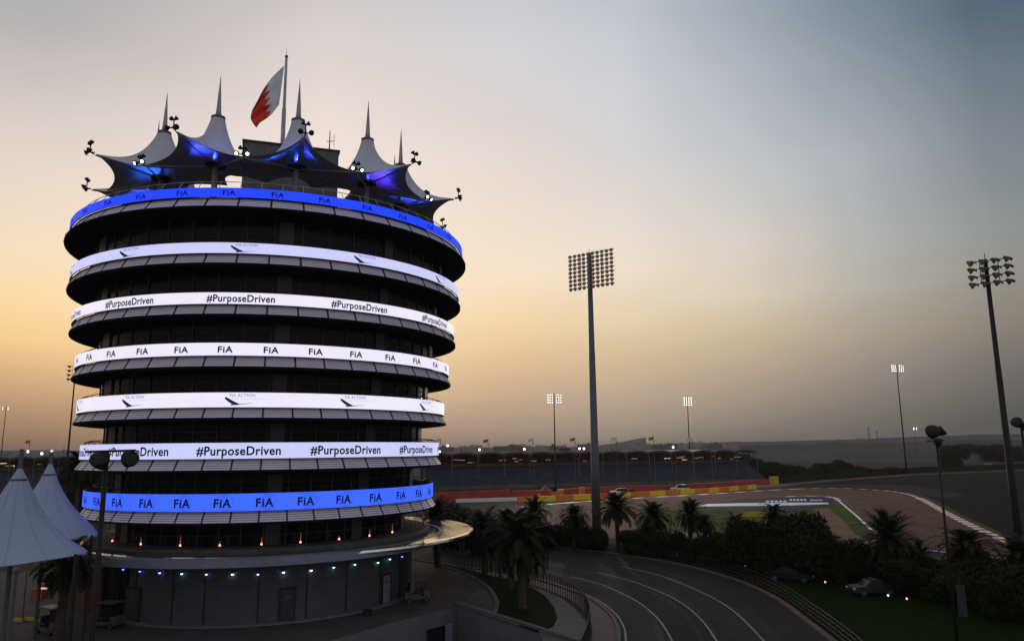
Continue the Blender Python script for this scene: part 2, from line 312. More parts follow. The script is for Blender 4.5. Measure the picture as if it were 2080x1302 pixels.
# kerbs: real steps
ribbon('kerb', offset(road_out, 0.35), 0.5, 0.14, M['brick'], 0.14)
ribbon('kerb', offset(road_in, -0.25), 0.3, 0.13, M['pale_pave'], 0.13)
strip('brick_path', offset(road_in, -0.42)[8:], offset(road_in, -2.2)[8:], 0.030, M['brick'])
sheet('pale_path', pxl([(1060, 1186), (1100, 1197), (1140, 1215), (1170, 1238), (1190, 1262), (1198, 1290), (1200, 1330), (1180, 1370), (1120, 1330), (1095, 1285), (1125, 1272), (1132, 1255), (1126, 1236), (1108, 1213), (1085, 1199)]), 0.034, M['pale_pave'])
lawn1 = pxl([(850, 1138), (885, 1143), (930, 1151), (1000, 1172), (1060, 1184), (1085, 1197), (1108, 1212), (1126, 1236), (1130, 1258), (1122, 1272), (1092, 1284), (1004, 1252), (1011, 1228), (1006, 1212), (990, 1191), (968, 1176), (930, 1159), (890, 1147)])
sheet('lawn', lawn1, 0.10, M['grass'], 0.0)
ribbon('kerb', smooth_pts(pxl([(885, 1148), (930, 1160), (968, 1177), (990, 1192), (1005, 1212), (1010, 1228), (1004, 1250)])), 0.35, 0.12, M['pale_pave'], 0.12)
lawn2 = offset(road_out, 0.62)[24:] + pxl([(2500, 1450), (2400, 1180), (1900, 1150), (1640, 1140), (1400, 1118), (1130, 1095), (1000, 1092)])
sheet('lawn', lawn2, 0.06, M['grass'])
# racing circuit
def track_marks():
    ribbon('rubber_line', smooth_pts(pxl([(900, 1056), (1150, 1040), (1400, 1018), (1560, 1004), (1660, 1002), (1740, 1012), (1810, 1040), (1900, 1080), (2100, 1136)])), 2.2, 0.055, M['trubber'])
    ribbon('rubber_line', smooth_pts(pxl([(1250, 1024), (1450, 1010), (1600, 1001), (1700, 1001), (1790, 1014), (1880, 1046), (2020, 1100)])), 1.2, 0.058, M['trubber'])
sheet('runoff', pxl([(1560, 995), (1700, 970), (1900, 957), (2150, 950), (2500, 955), (2500, 1165), (2080, 1118), (1960, 1060), (1870, 1012), (1790, 1000), (1700, 990)]), 0.02, M['runoff'])
sheet('runoff', pxl([(1600, 990), (1700, 984), (1850, 985), (1960, 1004), (1930, 1012), (1860, 1003), (1790, 992), (1690, 988)]), 0.03, M['runoff2'])
trk = pxl([(900, 1040), (1050, 1031), (1150, 1024), (1240, 1016), (1400, 1007), (1540, 998), (1620, 994), (1700, 993), (1790, 997), (1840, 1004), (1880, 1020), (1930, 1048), (2000, 1081), (2055, 1105), (2110, 1127), (2300, 1190), (2300, 1165),
     (2080, 1140), (1930, 1124), (1850, 1112), (1790, 1098), (1768, 1074), (1740, 1048), (1700, 1013), (1640, 1008), (1600, 1010), (1500, 1016), (1420, 1030), (1300, 1044), (1190, 1054), (1050, 1066), (900, 1080)])
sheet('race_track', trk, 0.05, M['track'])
track_marks()
sheet('track_grass', pxl([(1290, 1046), (1420, 1030), (1530, 1037), (1600, 1040), (1660, 1031), (1700, 1016), (1741, 1050), (1766, 1076), (1735, 1086), (1650, 1075), (1500, 1085), (1380, 1075), (1290, 1062)]), 0.035, M['tgrass'])
sheet('sand_patch', pxl([(1655, 1034), (1683, 1032), (1712, 1056), (1738, 1086), (1790, 1100), (1700, 1112), (1660, 1080)]), 0.045, M['sand'])
sheet('sand_patch', pxl([(900, 1045), (1060, 1046), (1200, 1040), (1290, 1048), (1290, 1070), (1380, 1082), (1500, 1090), (1500, 1100), (1100, 1090), (900, 1075)]), 0.042, M['sand'])
sheet('painted_runoff', pxl([(1412, 1030), (1440, 1024), (1500, 1017), (1560, 1013), (1610, 1009), (1660, 1008), (1690, 1012), (1701, 1019), (1680, 1026), (1640, 1033), (1600, 1038), (1530, 1037), (1470, 1034)]), 0.060, M['navy'])
sheet('painted_stripe', pxl([(1416, 1029), (1436, 1024), (1500, 1022), (1600, 1021), (1682, 1021), (1684, 1024), (1600, 1027), (1500, 1028)]), 0.075, M['white_p'])
for a, b in (((1556, 1017), (1600, 1020)), ((1604, 1014), (1640, 1017)), ((1646, 1015), (1672, 1017))):
    for k in range(5):
        x0 = a[0]+(b[0]-a[0])*k/5; x1 = x0+(b[0]-a[0])/5*0.7
        sheet('painted_letter', pxl([(x0, b[1]), (x1, b[1]), (x1, a[1]), (x0, a[1])]), 0.078, M['white_p'])
def kerb_dashes(rows, n, w_, name, z=0.09):
    P = smooth_pts(rows, 12); tot = [0]
    for i in range(1, len(P)): tot.append(tot[-1]+(P[i]-P[i-1]).length)
    def pt(s):
        for i in range(1, len(P)):
            if tot[i] >= s: return P[i-1].lerp(P[i], (s-tot[i-1])/max(1e-6, tot[i]-tot[i-1]))
        return P[-1]
    q = MB()
    for k in range(n):
        a, b = pt(tot[-1]*k/n), pt(tot[-1]*(k+1)/n); t = (b-a).normalized(); s_ = Vector((-t.y, t.x, 0))*w_/2; q.cur = k % 2
        q.quad((a-s_)[:2]+(z,), (b-s_)[:2]+(z,), (b+s_)[:2]+(z,), (a+s_)[:2]+(z,))
        q.quad((a-s_)[:2]+(z-.06,), (b-s_)[:2]+(z-.06,), (b-s_)[:2]+(z,), (a-s_)[:2]+(z,))
    return tag(q.build(name, [M['white_p'], M['red_p']]), kind='structure')
kerb_dashes(pxl([(1866, 1012), (1880, 1018), (1930, 1046), (2000, 1080), (2062, 1106)]), 46, 1.6, 'track_kerb')
kerb_dashes(pxl([(1050, 1030), (1240, 1015), (1400, 1006), (1540, 997), (1620, 993)]), 27, 1.6, 'track_kerb')
kerb_dashes(pxl([(1620, 993), (1700, 991.5), (1790, 996), (1840, 1003), (1866, 1012)]), 25, 0.9, 'track_kerb')
kerb_dashes(pxl([(1598, 1009), (1640, 1007.5), (1690, 1010), (1704, 1017)]), 9, 1.3, 'track_kerb')
ribbon('track_line', pxl([(1702, 1016), (1740, 1048), (1770, 1076)]), 0.5, 0.07, M['white_p'])
ribbon('track_line', pxl([(1868, 1116), (1930, 1123.5), (2080, 1139), (2200, 1152)]), 0.35, 0.07, M['white_p'])
ribbon('grass_verge', smooth_pts(pxl([(1840, 1000), (1885, 1016), (1940, 1047), (2010, 1080), (2075, 1105)])), 3.0, 0.045, M['tgrass'])
ribbon('service_path', pxl([(1480, 992), (1570, 986), (1700, 975), (1850, 964), (2080, 955), (2300, 950)]), 6.0, 0.04, M['sand'])
ribbon('service_path', pxl([(880, 1019), (1050, 1015), (1300, 1004), (1500, 996)]), 5.0, 0.03, M['runoff2'])

# hills and rising ground on the horizon
def hills(name, rows, dist, depth, m, jit=1.2):
    q = MB(); pr_ = []
    for i in range(len(rows)-1):
        for k in range(10):
            t = k/10; pr_.append((rows[i][0]+(rows[i+1][0]-rows[i][0])*t, rows[i][1]+(rows[i+1][1]-rows[i][1])*t))
    pr_.append(rows[-1])
    rng = random.Random(int(dist)); a = []
    for x, y in pr_:
        p = far(x, y + rng.uniform(-jit, jit)*0.5, dist); a.append(p)
    for i in range(len(a)-1):
        p, r = a[i], a[i+1]; pn = Vector((p.x, p.y, 0)).normalized()*depth; rn = Vector((r.x, r.y, 0)).normalized()*depth
        q.quad((p.x-pn.x, p.y-pn.y, -1), (r.x-rn.x, r.y-rn.y, -1), r, p)
        q.quad(p, r, (r.x+rn.x, r.y+rn.y, -1), (p.x+pn.x, p.y+pn.y, -1))
    return tag(q.build(name, m, smooth=True), kind='structure')
hills('hills', [(-400, 915), (0, 915), (200, 914), (700, 913), (900, 909), (1150, 908), (1350, 901), (1500, 897), (1640, 895), (1750, 891), (1850, 887), (2000, 882), (2100, 881), (2500, 874)], 2300, 500, M['hill'])
hills('hills', [(1500, 904), (1650, 903), (1690, 898), (1760, 902), (1900, 897), (1960, 893), (2080, 893), (2500, 885)], 900, 200, M['hill'])

# ================================================================== THE TOWER
TD = 80.0; TA = R_(-17.706); TC = Vector((TD*math.sin(TA), TD*math.cos(TA), 0))
tv = -TC.normalized(); nv = Vector((-tv.y, tv.x, 0))
def pol(deg, r, z): a = R_(deg); v = (tv*math.cos(a) + nv*math.sin(a))*r; return Vector((v.x, v.y, z))
TOWER = empty('round_tower', TC)
tag(TOWER, 'round eight storey tower ringed by glowing white and blue screens under peaked white tents', 'tower')
A0 = math.atan2(tv.y, tv.x)
RB = [19.12, 18.77, 18.3, 17.75, 17.3, 16.75, 16.2]; RS = [19.4, 18.85, 18.35, 17.85, 17.4, 16.95, 16.35]
ZT = [34.46, 30.03, 26.07, 22.12, 18.23, 14.32, 10.37]; ZB = [33.68, 29.16, 25.15, 21.11, 17.07, 13.08, 9.02]; ZL = [32.83, 28.34, 24.33, 20.23, 16.24, 12.19, 8.15]
RC = [16.9, 16.4, 15.95, 15.5, 14.9, 14.1, 13.3]
NSEG = 192
SCR = ['led_blue', 'led_white2', 'led_white', 'led_white', 'led_white', 'led_white2', 'led_blue2']
SCN = ['blue', 'white', 'white', 'white', 'white', 'white', 'blue']
KIND = ['fia', 'logo', 'hash', 'fia', 'logo', 'hash', 'fiar']

def text_geo(txt, size=1.0, bold=0.0, res=3, shear=0.0, space=1.0):
    cu = bpy.data.curves.new('txt', 'FONT'); cu.body = txt; cu.size = size; cu.resolution_u = res; cu.align_x = 'CENTER'; cu.offset = bold; cu.space_character = space; cu.shear = shear
    ob = bpy.data.objects.new('txt', cu); sc.collection.objects.link(ob)
    dg = bpy.context.evaluated_depsgraph_get(); me = ob.evaluated_get(dg).to_mesh()
    vs = [(v.co.x, v.co.y) for v in me.vertices]; fs = [tuple(p.vertices) for p in me.polygons]
    ob.evaluated_get(dg).to_mesh_clear(); bpy.data.objects.remove(ob); bpy.data.curves.remove(cu)
    xs = [v[0] for v in vs]; x0, x1 = min(xs), max(xs)
    return [(v[0]-(x0+x1)/2, v[1]) for v in vs], fs, x1-x0
GEO = {'FiA': text_geo('FiA', 1, 0.030, space=1.12), '#': text_geo('#PurposeDriven', 1, 0.026, space=1.06), 'AC': text_geo('FIA ACTION', 1, 0.0), 'RS': text_geo('FOR ROAD SAFETY', 1, 0.0)}
def wrap(geo, deg, z0, r, width, cap, m, parent, name='lettering', nrm=1):
    vs, fs, w0 = geo; sx = width/w0; sy = cap/0.72; b = MB()
    for x, y in vs: b.v.append(tuple(pol(deg + math.degrees(x*sx/r), r, z0 + y*sy)))
    b.f = list(fs); b.m = [0]*len(fs); return b.build(name, m, parent)
def wrap_lines(lines, deg, zc, r, m, parent, name):
    b = MB()
    for pts, hw in lines:
        n_ = len(pts)
        for i in range(n_-1):
            (x0, y0), (x1, y1) = pts[i], pts[i+1]; w0 = hw[i] if isinstance(hw, list) else hw; w1 = hw[i+1] if isinstance(hw, list) else hw
            dx, dy = x1-x0, y1-y0; l = math.hypot(dx, dy) or 1; nx, ny = -dy/l, dx/l
            q = [(x0-nx*w0, y0-ny*w0), (x1-nx*w1, y1-ny*w1), (x1+nx*w1, y1+ny*w1), (x0+nx*w0, y0+ny*w0)]
            b.quad(*[pol(deg+math.degrees(x/r), r, zc+y) for x, y in q])
    return b.build(name, m, parent)

def ring_part(name, prof, m, parent, n=NSEG, closed=True, smooth=False, mats=None):
    b = MB(); b.lathe(prof, n, closed=closed, a0=A0, a1=A0+2*math.pi); return b.build(name, mats or m, parent, smooth)
for i in range(7):
    rb, rs, zt, zb, zl, rc = RB[i], RS[i], ZT[i], ZB[i], ZL[i], RC[i]
    b = MB(); aa = dict(a0=A0, a1=A0+2*math.pi); b.lathe([(rb, zb), (rb, zt)], NSEG, **aa); b.cur = 1; b.lathe([(rb, zt), (rb-0.12, zt), (rb-0.12, zb), (rb, zb)], NSEG, **aa)
    scr = b.build('screen_ring', [M[SCR[i]], M['black']], TOWER)
    scr['label'] = {0: 'blue screen band, topmost on the tower', 6: 'blue screen band, lowest on the tower'}.get(i, 'white screen band, %s from the top' % ORD[i])
    rr = rb+0.03; h = zt-zb; k = KIND[i]
    if k in ('fia', 'fiar'):
        wd = {0: 0.98, 3: 1.16, 6: 1.34}[i]; cap = {0: 0.42, 3: 0.50, 6: 0.66}[i]
        for j in range(-8, 9):
            dg_ = -1.1 + j*11.25
            lt = wrap(GEO['FiA'], dg_, zb+(h-cap)*0.46, rr, wd, cap, M['ink'], scr)
            if k == 'fiar':
                c_ = [(0.62+0.60*math.cos(t*math.pi/12)-0.42, 0.60*math.sin(t*math.pi/12)) for t in range(25)]
                c2 = [(0.2+0.26*math.cos(t*math.pi/12), 0.60*math.sin(t*math.pi/12)) for t in range(25)]
                wrap_lines([(c_, 0.014), (c2, 0.009), ([(-0.2, 0.38), (0.6, 0.38)], 0.008), ([(-0.2, -0.38), (0.6, -0.38)], 0.008)], dg_, (zt+zb)/2, rr-0.012, M['ring_line'], scr, 'emblem')
    elif k == 'hash':
        wd = {2: 5.25, 5: 6.45}[i]; cap = {2: 0.58, 5: 0.70}[i]
        for j in range(-3, 5): wrap(GEO['#'], -8.9 + j*30.4 if i == 2 else -8.5+j*29.9, zb+(h-cap)*0.52, rr, wd, cap, M['ink'], scr)
    else:
        s_ = 1.0 if i == 4 else 0.86
        for j in range(-3, 5):
            dg_ = -9+j*30
            wrap(GEO['AC'], dg_+1.2, zt-0.34*s_, rr, 1.9*s_, 0.24*s_, M['ink_blue'], scr)
            wrap(GEO['RS'], dg_+2.8, zt-0.56*s_, rr, 2.6*s_, 0.14*s_, M['ink_pale'], scr)
            sw = [(-0.95+1.05*t/11, 0.16-0.50*math.sin(t/11*math.pi/2)) for t in range(12)]
            sw2 = [(-0.5+1.75*t/11, -0.40+0.16*(t/11)**2) for t in range(12)]
            wrap_lines([([(x*s_, y*s_) for x, y in sw], [0.085*s_*(0.45+math.sin(math.pi*(t+1.5)/13)) for t in range(12)]),
                        ([(-0.45*s_, -0.44*s_), (-0.2*s_, -0.36*s_), (0.12*s_, -0.30*s_)], [0.02, 0.05*s_, 0.01])], dg_, (zt+zb)/2+0.02, rr, M['ink'], scr, 'emblem')
            wrap_lines([([(x*s_, y*s_) for x, y in sw2], [0.05*s_*(1-t/12.5) for t in range(12)])], dg_, (zt+zb)/2+0.02, rr-0.01, M['ink_blue'], scr, 'emblem')
    # louvred apron under the screen
    b = MB(); r0, z0_, r1, z1_ = rb-0.30, zb-0.03, rs+0.10, zl
    ns = 5
    for s in range(ns):
        f0 = s/ns+0.015; f1 = (s+1)/ns-0.035
        ra, za, rb2, zb2 = r0+(r1-r0)*f0, z0_+(z1_-z0_)*f0, r0+(r1-r0)*f1, z0_+(z1_-z0_)*f1
        b.lathe([(ra, za), (rb2, zb2), (rb2-0.05, zb2-0.01), (ra-0.05, za-0.01)], NSEG, closed=True, a0=A0, a1=A0+2*math.pi)
    b.build('louvre', M['slat'], TOWER)
    for s in range(48):
        d_ = -10.0 + s*7.5; b = MB()
        b.quad(pol(d_-0.22, r0+0.04, z0_), pol(d_+0.22, r0+0.04, z0_), pol(d_+0.22, r1+0.04, z1_-0.02), pol(d_-0.22, r1+0.04, z1_-0.02))
        b.quad(pol(d_-0.22, r0-0.1, z0_), pol(d_-0.22, r0+0.04, z0_), pol(d_-0.22, r1+0.04, z1_-0.02), pol(d_-0.22, r1-0.1, z1_-0.02))
        b.quad(pol(d_+0.22, r0+0.04, z0_), pol(d_+0.22, r0-0.1, z0_), pol(d_+0.22, r1-0.1, z1_-0.02), pol(d_+0.22, r1+0.04, z1_-0.02))
        b.build('louvre_bracket', M['black'], TOWER)
    kf = 0.12
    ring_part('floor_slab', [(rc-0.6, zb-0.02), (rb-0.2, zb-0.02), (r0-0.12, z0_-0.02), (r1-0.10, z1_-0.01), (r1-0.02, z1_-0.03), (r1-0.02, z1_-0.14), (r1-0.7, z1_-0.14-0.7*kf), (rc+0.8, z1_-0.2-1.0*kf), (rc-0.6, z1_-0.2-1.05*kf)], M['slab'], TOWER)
    ztop = z1_-0.2-1.0*kf; zbot = ZB[i+1]-0.03 if i < 6 else 6.06
    ring_part('window_wall', [(rc, zbot), (rc, ztop)], M['glass'], TOWER, closed=False, n=96)
    for s in range(48):
        d_ = -1.5+s*7.5; b = MB(); p = pol(d_, rc+0.04, (zbot+ztop)/2); b.box(p, (0.10, 0.10, ztop-zbot), rz=A0+R_(d_)); b.build('mullion', M['mullion'], TOWER)
    b = MB(); b.lathe([(rc+0.06, zbot+2.15), (rc+0.06, zbot+2.2), (rc, zbot+2.2), (rc, zbot+2.15)], 96, closed=True)
    b.build('transom', M['mullion'], TOWER)
    # railing behind the screen
    b = MB(); rl = rb-0.75; zr = zt+0.35 if i > 0 else zt+0.75
    b.lathe([(rl+0.03*math.cos(a_), zr+0.03*math.sin(a_)) for a_ in [k*math.pi/3 for k in range(6)]], 96, closed=True)
    for s in range(72):
        d_ = s*5.0; b.tube([pol(d_, rb-0.2, zt-0.1), pol(d_, rb-0.32, zt+0.22), pol(d_, rl, zr)], 0.028, 5, False)
    b.build('railing', M['steel' if i in (0,) else 'dark'], TOWER)
    # pale service panels between the glass bays, one above the other
    for d_, w_ in ((1.6, 1.15), (33.5, 1.0), (-62, 1.6), (70, 1.6)):
        b = MB(); b.box(pol(d_, rc+0.05, (zbot+ztop)/2-0.02), (0.14, w_, ztop-zbot-0.05), rz=A0+R_(d_)); b.build('wall_panel', M['panel'], TOWER)

# roof deck, penthouse
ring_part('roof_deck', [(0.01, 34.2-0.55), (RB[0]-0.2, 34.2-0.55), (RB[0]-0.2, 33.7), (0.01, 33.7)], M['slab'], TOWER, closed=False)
pa = at(497, 286, 41.2); pb = at(688, 309, 41.2)
pa = far(495.5, 286, 75.5); ztp = pa.z; pb = at(688, 308.5, ztp)
dirv = (pb-pa); dirv.z = 0; ln = dirv.length; dirv.normalize(); perp = Vector((-dirv.y, dirv.x, 0))
if perp.y < 0: perp = -perp
ang = math.atan2(dirv.y, dirv.x); mid = (pa+pb)/2 - TC
b = MB(); b.box(Vector((mid.x, mid.y, (33.68+ztp)/2)) + perp*3.5, (ln, 7.0, ztp-33.68), rz=ang); b.build('penthouse', M['pole_grey'], TOWER)
b = MB(); b.box(Vector((mid.x, mid.y, ztp+0.04)) + perp*3.5, (ln+0.3, 7.3, 0.16), rz=ang); b.build('penthouse_roof', M['mullion'], TOWER)
# aerial on the penthouse
pq = at(669, 306, ztp+0.12) - TC; za_ = up(at(669, 306, ztp+0.12), 266)
b = MB(); b.tube([(pq.x, pq.y, ztp+0.1), (pq.x, pq.y, za_)], [0.07, 0.04], 6); b.tube([(pq.x-0.3, pq.y, ztp+1.1), (pq.x+0.5, pq.y, ztp+1.15)], 0.04, 5)
b.tube([(pq.x+0.45, pq.y, ztp+0.6), (pq.x+0.45, pq.y, ztp+1.9)], 0.025, 5)
AER = empty('roof_aerial', TC); tag(AER, 'thin dark aerial with a crossbar on the flat roof block of the tower', 'aerial'); b.build('aerial_mast', M['pole_dark'], AER)

# ---- ring of eleven peaked tents on masts
NT = 11; STEP = 360/NT; PH = 4.9
def tent_rim(k):
    """corner points in tower polar coordinates, walking round the tent"""
    c = PH + k*STEP; h = STEP/2
    HI = pol(c, 18.35, 39.75); LL = pol(c-h, 16.4, 38.2); LR = pol(c+h, 16.4, 38.2)
    VL = pol(c-h, 12.0, 39.25); VR = pol(c+h, 12.0, 39.25); IL = pol(c-h, 7.4, 39.2); IR = pol(c+h, 7.4, 39.2)
    return HI, LL, LR, VL, VR, IL, IR
def bez(a, b_, pull, n, ctr):
    m_ = (a+b_)/2; m_ = m_ + (ctr-m_)*pull; out = []
    for i in range(n): t = i/n; out.append(a*(1-t)**2 + (m_*2 - (a+b_)/2)*2*t*(1-t) + b_*t*t)
    return out
for k in range(NT):
    c = PH + k*STEP; HI, LL, LR, VL, VR, IL, IR = tent_rim(k)
    top = pol(c, 12.6, 43.55); ctr = pol(c, 12.4, 38.8)
    rim = bez(HI, LR, 0.20, 14, ctr) + bez(LR, VR, 0.0, 8, ctr) + bez(VR, IR, 0.0, 8, ctr) + bez(IR, IL, 0.55, 12, ctr) + bez(IL, VL, 0.0, 8, ctr) + bez(VL, LL, 0.0, 8, ctr) + bez(LL, HI, 0.20, 14, ctr)
    n_ = len(rim); rings = 16; b = MB(); kk = 3.4
    for j in range(rings+1):
        s = j/rings
        for q_, p in enumerate(rim):
            d = Vector((p.x-top.x, p.y-top.y, 0)); rl_ = d.length; a0_ = d/rl_; rr_ = 0.55 + (rl_-0.55)*s
            gz = (math.exp(-kk*s)-math.exp(-kk))/(1-math.exp(-kk))
            z = p.z + (top.z-p.z)*gz + 0.05*math.sin(q_*math.pi)*0
            pleat = 0.05*(1 if q_ % 2 else -1)*math.sin(math.pi*min(1, s*1.15))
            b.v.append((top.x + a0_.x*rr_, top.y + a0_.y*rr_, z + pleat))
    for j in range(rings):
        for q_ in range(n_):
            q2 = (q_+1) % n_; b.f.append((j*n_+q_, (j+1)*n_+q_, (j+1)*n_+q2, j*n_+q2)); b.m.append(0)
    tn = b.build('tent_canopy', M['canvas'], TOWER, smooth=True)
    # mast column, lamp platform, collar, spire
    col_ = pol(c, 12.6, 0)
    b = MB(); b.tube([(col_.x, col_.y, 33.65), (col_.x, col_.y, 43.2)], [0.30, 0.22], 12); b.build('mast', M['steel'], TOWER, True)
    b = MB(); b.lathe([(0.0, 43.2), (0.5, 43.2), (0.62, 43.35), (0.62, 43.6), (0.45, 43.7), (0.0, 43.7)], 16, c=(col_.x, col_.y)); b.build('collar', M['pole_grey'], TOWER)
    b = MB(); b.tube([(col_.x, col_.y, 43.65), (col_.x, col_.y, 44.2), (col_.x, col_.y, 45.8), (col_.x, col_.y, 47.65)], [0.27, 0.22, 0.13, 0.015], 10); b.build('spire', M['steel'], TOWER, True)
    b = MB(); b.lathe([(0.25, 38.82), (0.80, 38.82), (0.90, 38.90), (0.90, 39.06), (0.78, 39.06), (0.25, 38.98)], 16, c=(col_.x, col_.y), closed=True); b.build('lamp_platform', M['black'], TOWER)
    # struts to the tips
    for tip, z1_ in ((HI, 38.95), (LL, 38.85), (LR, 38.85)):
        b = MB(); b.tube([(col_.x, col_.y, z1_), (tip.x, tip.y, tip.z-0.12)], [0.10, 0.07], 7); b.build('strut', M['steel'], TOWER, True)
    b = MB(); a1_, a2_ = pol(c, 12.6, 38.3), pol(c+STEP, 12.6, 38.3); mm = (a1_+a2_)/2 - Vector((0, 0, 0.35)); b.tube([a1_, (a1_+mm)/2-Vector((0, 0, .08)), mm, (a2_+mm)/2-Vector((0, 0, .08)), a2_], 0.035, 5); b.build('tie_cable', M['steel'], TOWER)
    # blue uplights on the platform (lit lamps of the place)
    if -100 < ((c+180) % 360)-180 < 100:
        lm = empty('canopy_uplight', TC + Vector((col_.x, col_.y, 39.06)))
        ks = {-2: 'far left', -1: 'left', 0: 'middle', 1: 'right', 2: 'far right'}.get(k if k < 6 else k-11, 'outermost')
        kk_ = k if k < 6 else k-NT
        tag(lm, 'blue uplight on a tent mast platform of the tower, %s from the left' % ORD[kk_+3], 'uplight', 'blue uplights under the tents')
        b = MB(); sd_ = 1 if kk_ % 2 else -1
        offv = pol(c, 0.62, 0) ; b.lathe([(0.0, 0.02), (0.16, 0.02), (0.19, 0.12), (0.0, 0.12)], 10, c=(offv.x, offv.y)); o_ = b.build('lamp_body', M['black'], lm)
        b = MB(); b.lathe([(0.0, 0.135), (0.15, 0.135)], 10, c=(offv.x, offv.y)); b.build('lens', M['b_spot'], lm)
        tg = pol(c, 1.3, 3.0); eg = {-2: 0.55, -1: 1.7, 0: 1.9, 1: 0.9, 2: 0.8}.get(kk_, 0.7); lamp('uplight_glow', (offv.x, offv.y, 0.30), (0.03, 0.06, 1.0), 560*eg, lm, 0.10, spot=R_(158), target=tg)
        of2 = pol(c+70*sd_, 0.6, 0); lamp('uplight_glow', (of2.x, of2.y, 0.35), (0.015, 0.13, 0.9) if kk_ % 2 == 0 else (0.10, 0.03, 1.0), 260*eg, lm, 0.10, spot=R_(150), target=pol(c+60*sd_, 2.2, 2.6))

# flood spots clustered on the tent tips
def bell(b, c, d, r, L_=None, n=10):
    """a bell-shaped floodlight at c shining along d"""
    L_ = L_ or r*1.3; d = Vector(d).normalized(); b.tube([Vector(c)-d*L_*0.8, Vector(c)-d*L_*0.35, Vector(c)+d*L_*0.1, Vector(c)+d*L_*0.3], [r*0.38, r*0.62, r*0.95, r], n)
spn = 0
def spot_cluster(p, outv, label, lit=True, big=1.0):
    e = empty('spotlight_cluster', TC+p); tag(e, label, 'spotlights', 'spotlight clusters on the tent tips')
    b = MB(); b.tube([(0, 0, -0.1), outv*0.55+Vector((0, 0, 0.05))], 0.06, 6); b.tube([outv*0.35, outv*0.35+Vector((0, 0, 0.75*big))], 0.05, 6); b.tube([outv*0.35+nv*-0.4, outv*0.35+nv*0.4], 0.045, 6); b.build('bracket', M['pole_dark'], e)
    s_ = Vector((-outv.y, outv.x, 0)); q = outv*0.35
    for j, (o_, d_, sz) in enumerate(((q+s_*0.42+outv*.2, outv*0.9+Vector((0, 0, -0.5))+s_*0.3, 0.24), (q-s_*0.42+outv*.2, outv*0.9+Vector((0, 0, -0.5))-s_*0.3, 0.24),
                               (q+Vector((0, 0, 0.85*big))+s_*0.22, s_*0.7+Vector((0, 0, 0.45)), 0.2), (q+Vector((0, 0, 0.85*big))-s_*0.22, -s_*0.7+Vector((0, 0, 0.45)), 0.2))):
        b = MB(); bell(b, o_, d_, sz); hd = b.build('spotlight', M['pole_dark'], e, True)
        if j < 2 and lit:
            dn = Vector(d_).normalized(); b = MB(); cc = Vector(o_)+dn*(sz*0.42); b.tube([cc, cc+dn*0.03], [sz*0.55, sz*0.5], 8); b.build('lens', M['lit_w'], hd)
names_hi = {-3: 'outermost left tent tip of the tower roof', -2: 'left upper tent tip of the tower roof', -1: 'high tent tip left of the flag', 0: 'high tent tip right of the flagpole', 1: 'right upper tent tip of the tower roof', 2: 'outermost right tent tip of the tower roof', 3: 'low right rear tent tip beside the roof railing'}
names_lo = {-2: 'low left tent tip above the blue screen', -1: 'low tent corner left of the flagpole', 0: 'low tent corner right of the middle mast', 1: 'low tent corner at the right end of the tower roof'}
for kk_, nm in names_hi.items():
    p = pol(PH+kk_*STEP, 18.45, 39.8); spot_cluster(p, pol(PH+kk_*STEP, 1, 0), 'dark spotlights, '+nm, lit=False)
for kk_, nm in names_lo.items():
    p = pol(PH+kk_*STEP-STEP/2+ (STEP if False else 0), 16.5, 38.2)
    p = pol(PH+(kk_+0.5)*STEP, 16.5, 38.2); spot_cluster(p, pol(PH+(kk_+0.5)*STEP, 1, 0), 'lit white spotlights, '+nm, lit=True, big=0.7)

# flagpole and flag
ft = Vector((TC.x, TC.y, 0)); fb = far(574, 290, 79.5); FP = empty('flagpole', (fb.x, fb.y, 0))
tag(FP, 'tall grey flagpole rising from the middle of the tower roof', 'flagpole')
ztf = up(fb, 117); b = MB(); zmid = up(fb, 221)
b.tube([(0, 0, 33.7), (0, 0, zmid), (0, 0, zmid+0.05), (0, 0, ztf)], [0.26, 0.22, 0.17, 0.13], 10); b.build('pole', M['steel'], FP, True)
b = MB(); b.tube([(0, 0, ztf), (0, 0, ztf+0.2)], [0.18, 0.14], 10); b.tube([(0, 0, ztf+0.2), (0, 0, ztf+0.9)], 0.025, 5); b.build('finial', M['pole_dark'], FP)
FL = empty('flag', fb); tag(FL, 'red and white flag with a serrated edge hanging from the tower flagpole', 'flag')
def fpt(px, py, dd):
    v = ray(px, py); t = (fb.y+dd)/v.y; return Vector((v.x*t, fb.y+dd, CAM_H+v.z*t)) - fb
top_e = smooth_pts([(577, 134, 0), (560, 150, 0), (545, 167, 0), (532, 187, 0), (523, 205, 0), (513, 224, 0)], 8); bot_e = smooth_pts([(567, 213, 0), (559, 223, 0), (549, 235, 0), (537, 244, 0), (528, 250, 0), (521, 260, 0)], 8)
def fgrid(u, v):
    i = u*(len(top_e)-1); a = int(min(i, len(top_e)-2)); f = i-a; T_ = top_e[a].lerp(top_e[a+1], f); B_ = bot_e[a].lerp(bot_e[a+1], f)
    q = T_.lerp(B_, v); bulge = -7*math.sin(math.pi*v)*max(0, u-0.35)*1.6
    return fpt(q.x+bulge, q.y, 0.25*math.sin(9*u+2.5*v)*(0.3+u) + 0.18*math.sin(14*v+6*u)*u)
def bnd(v): t = (v*5) % 1; return 0.36 + 0.16*abs(2*t-1)
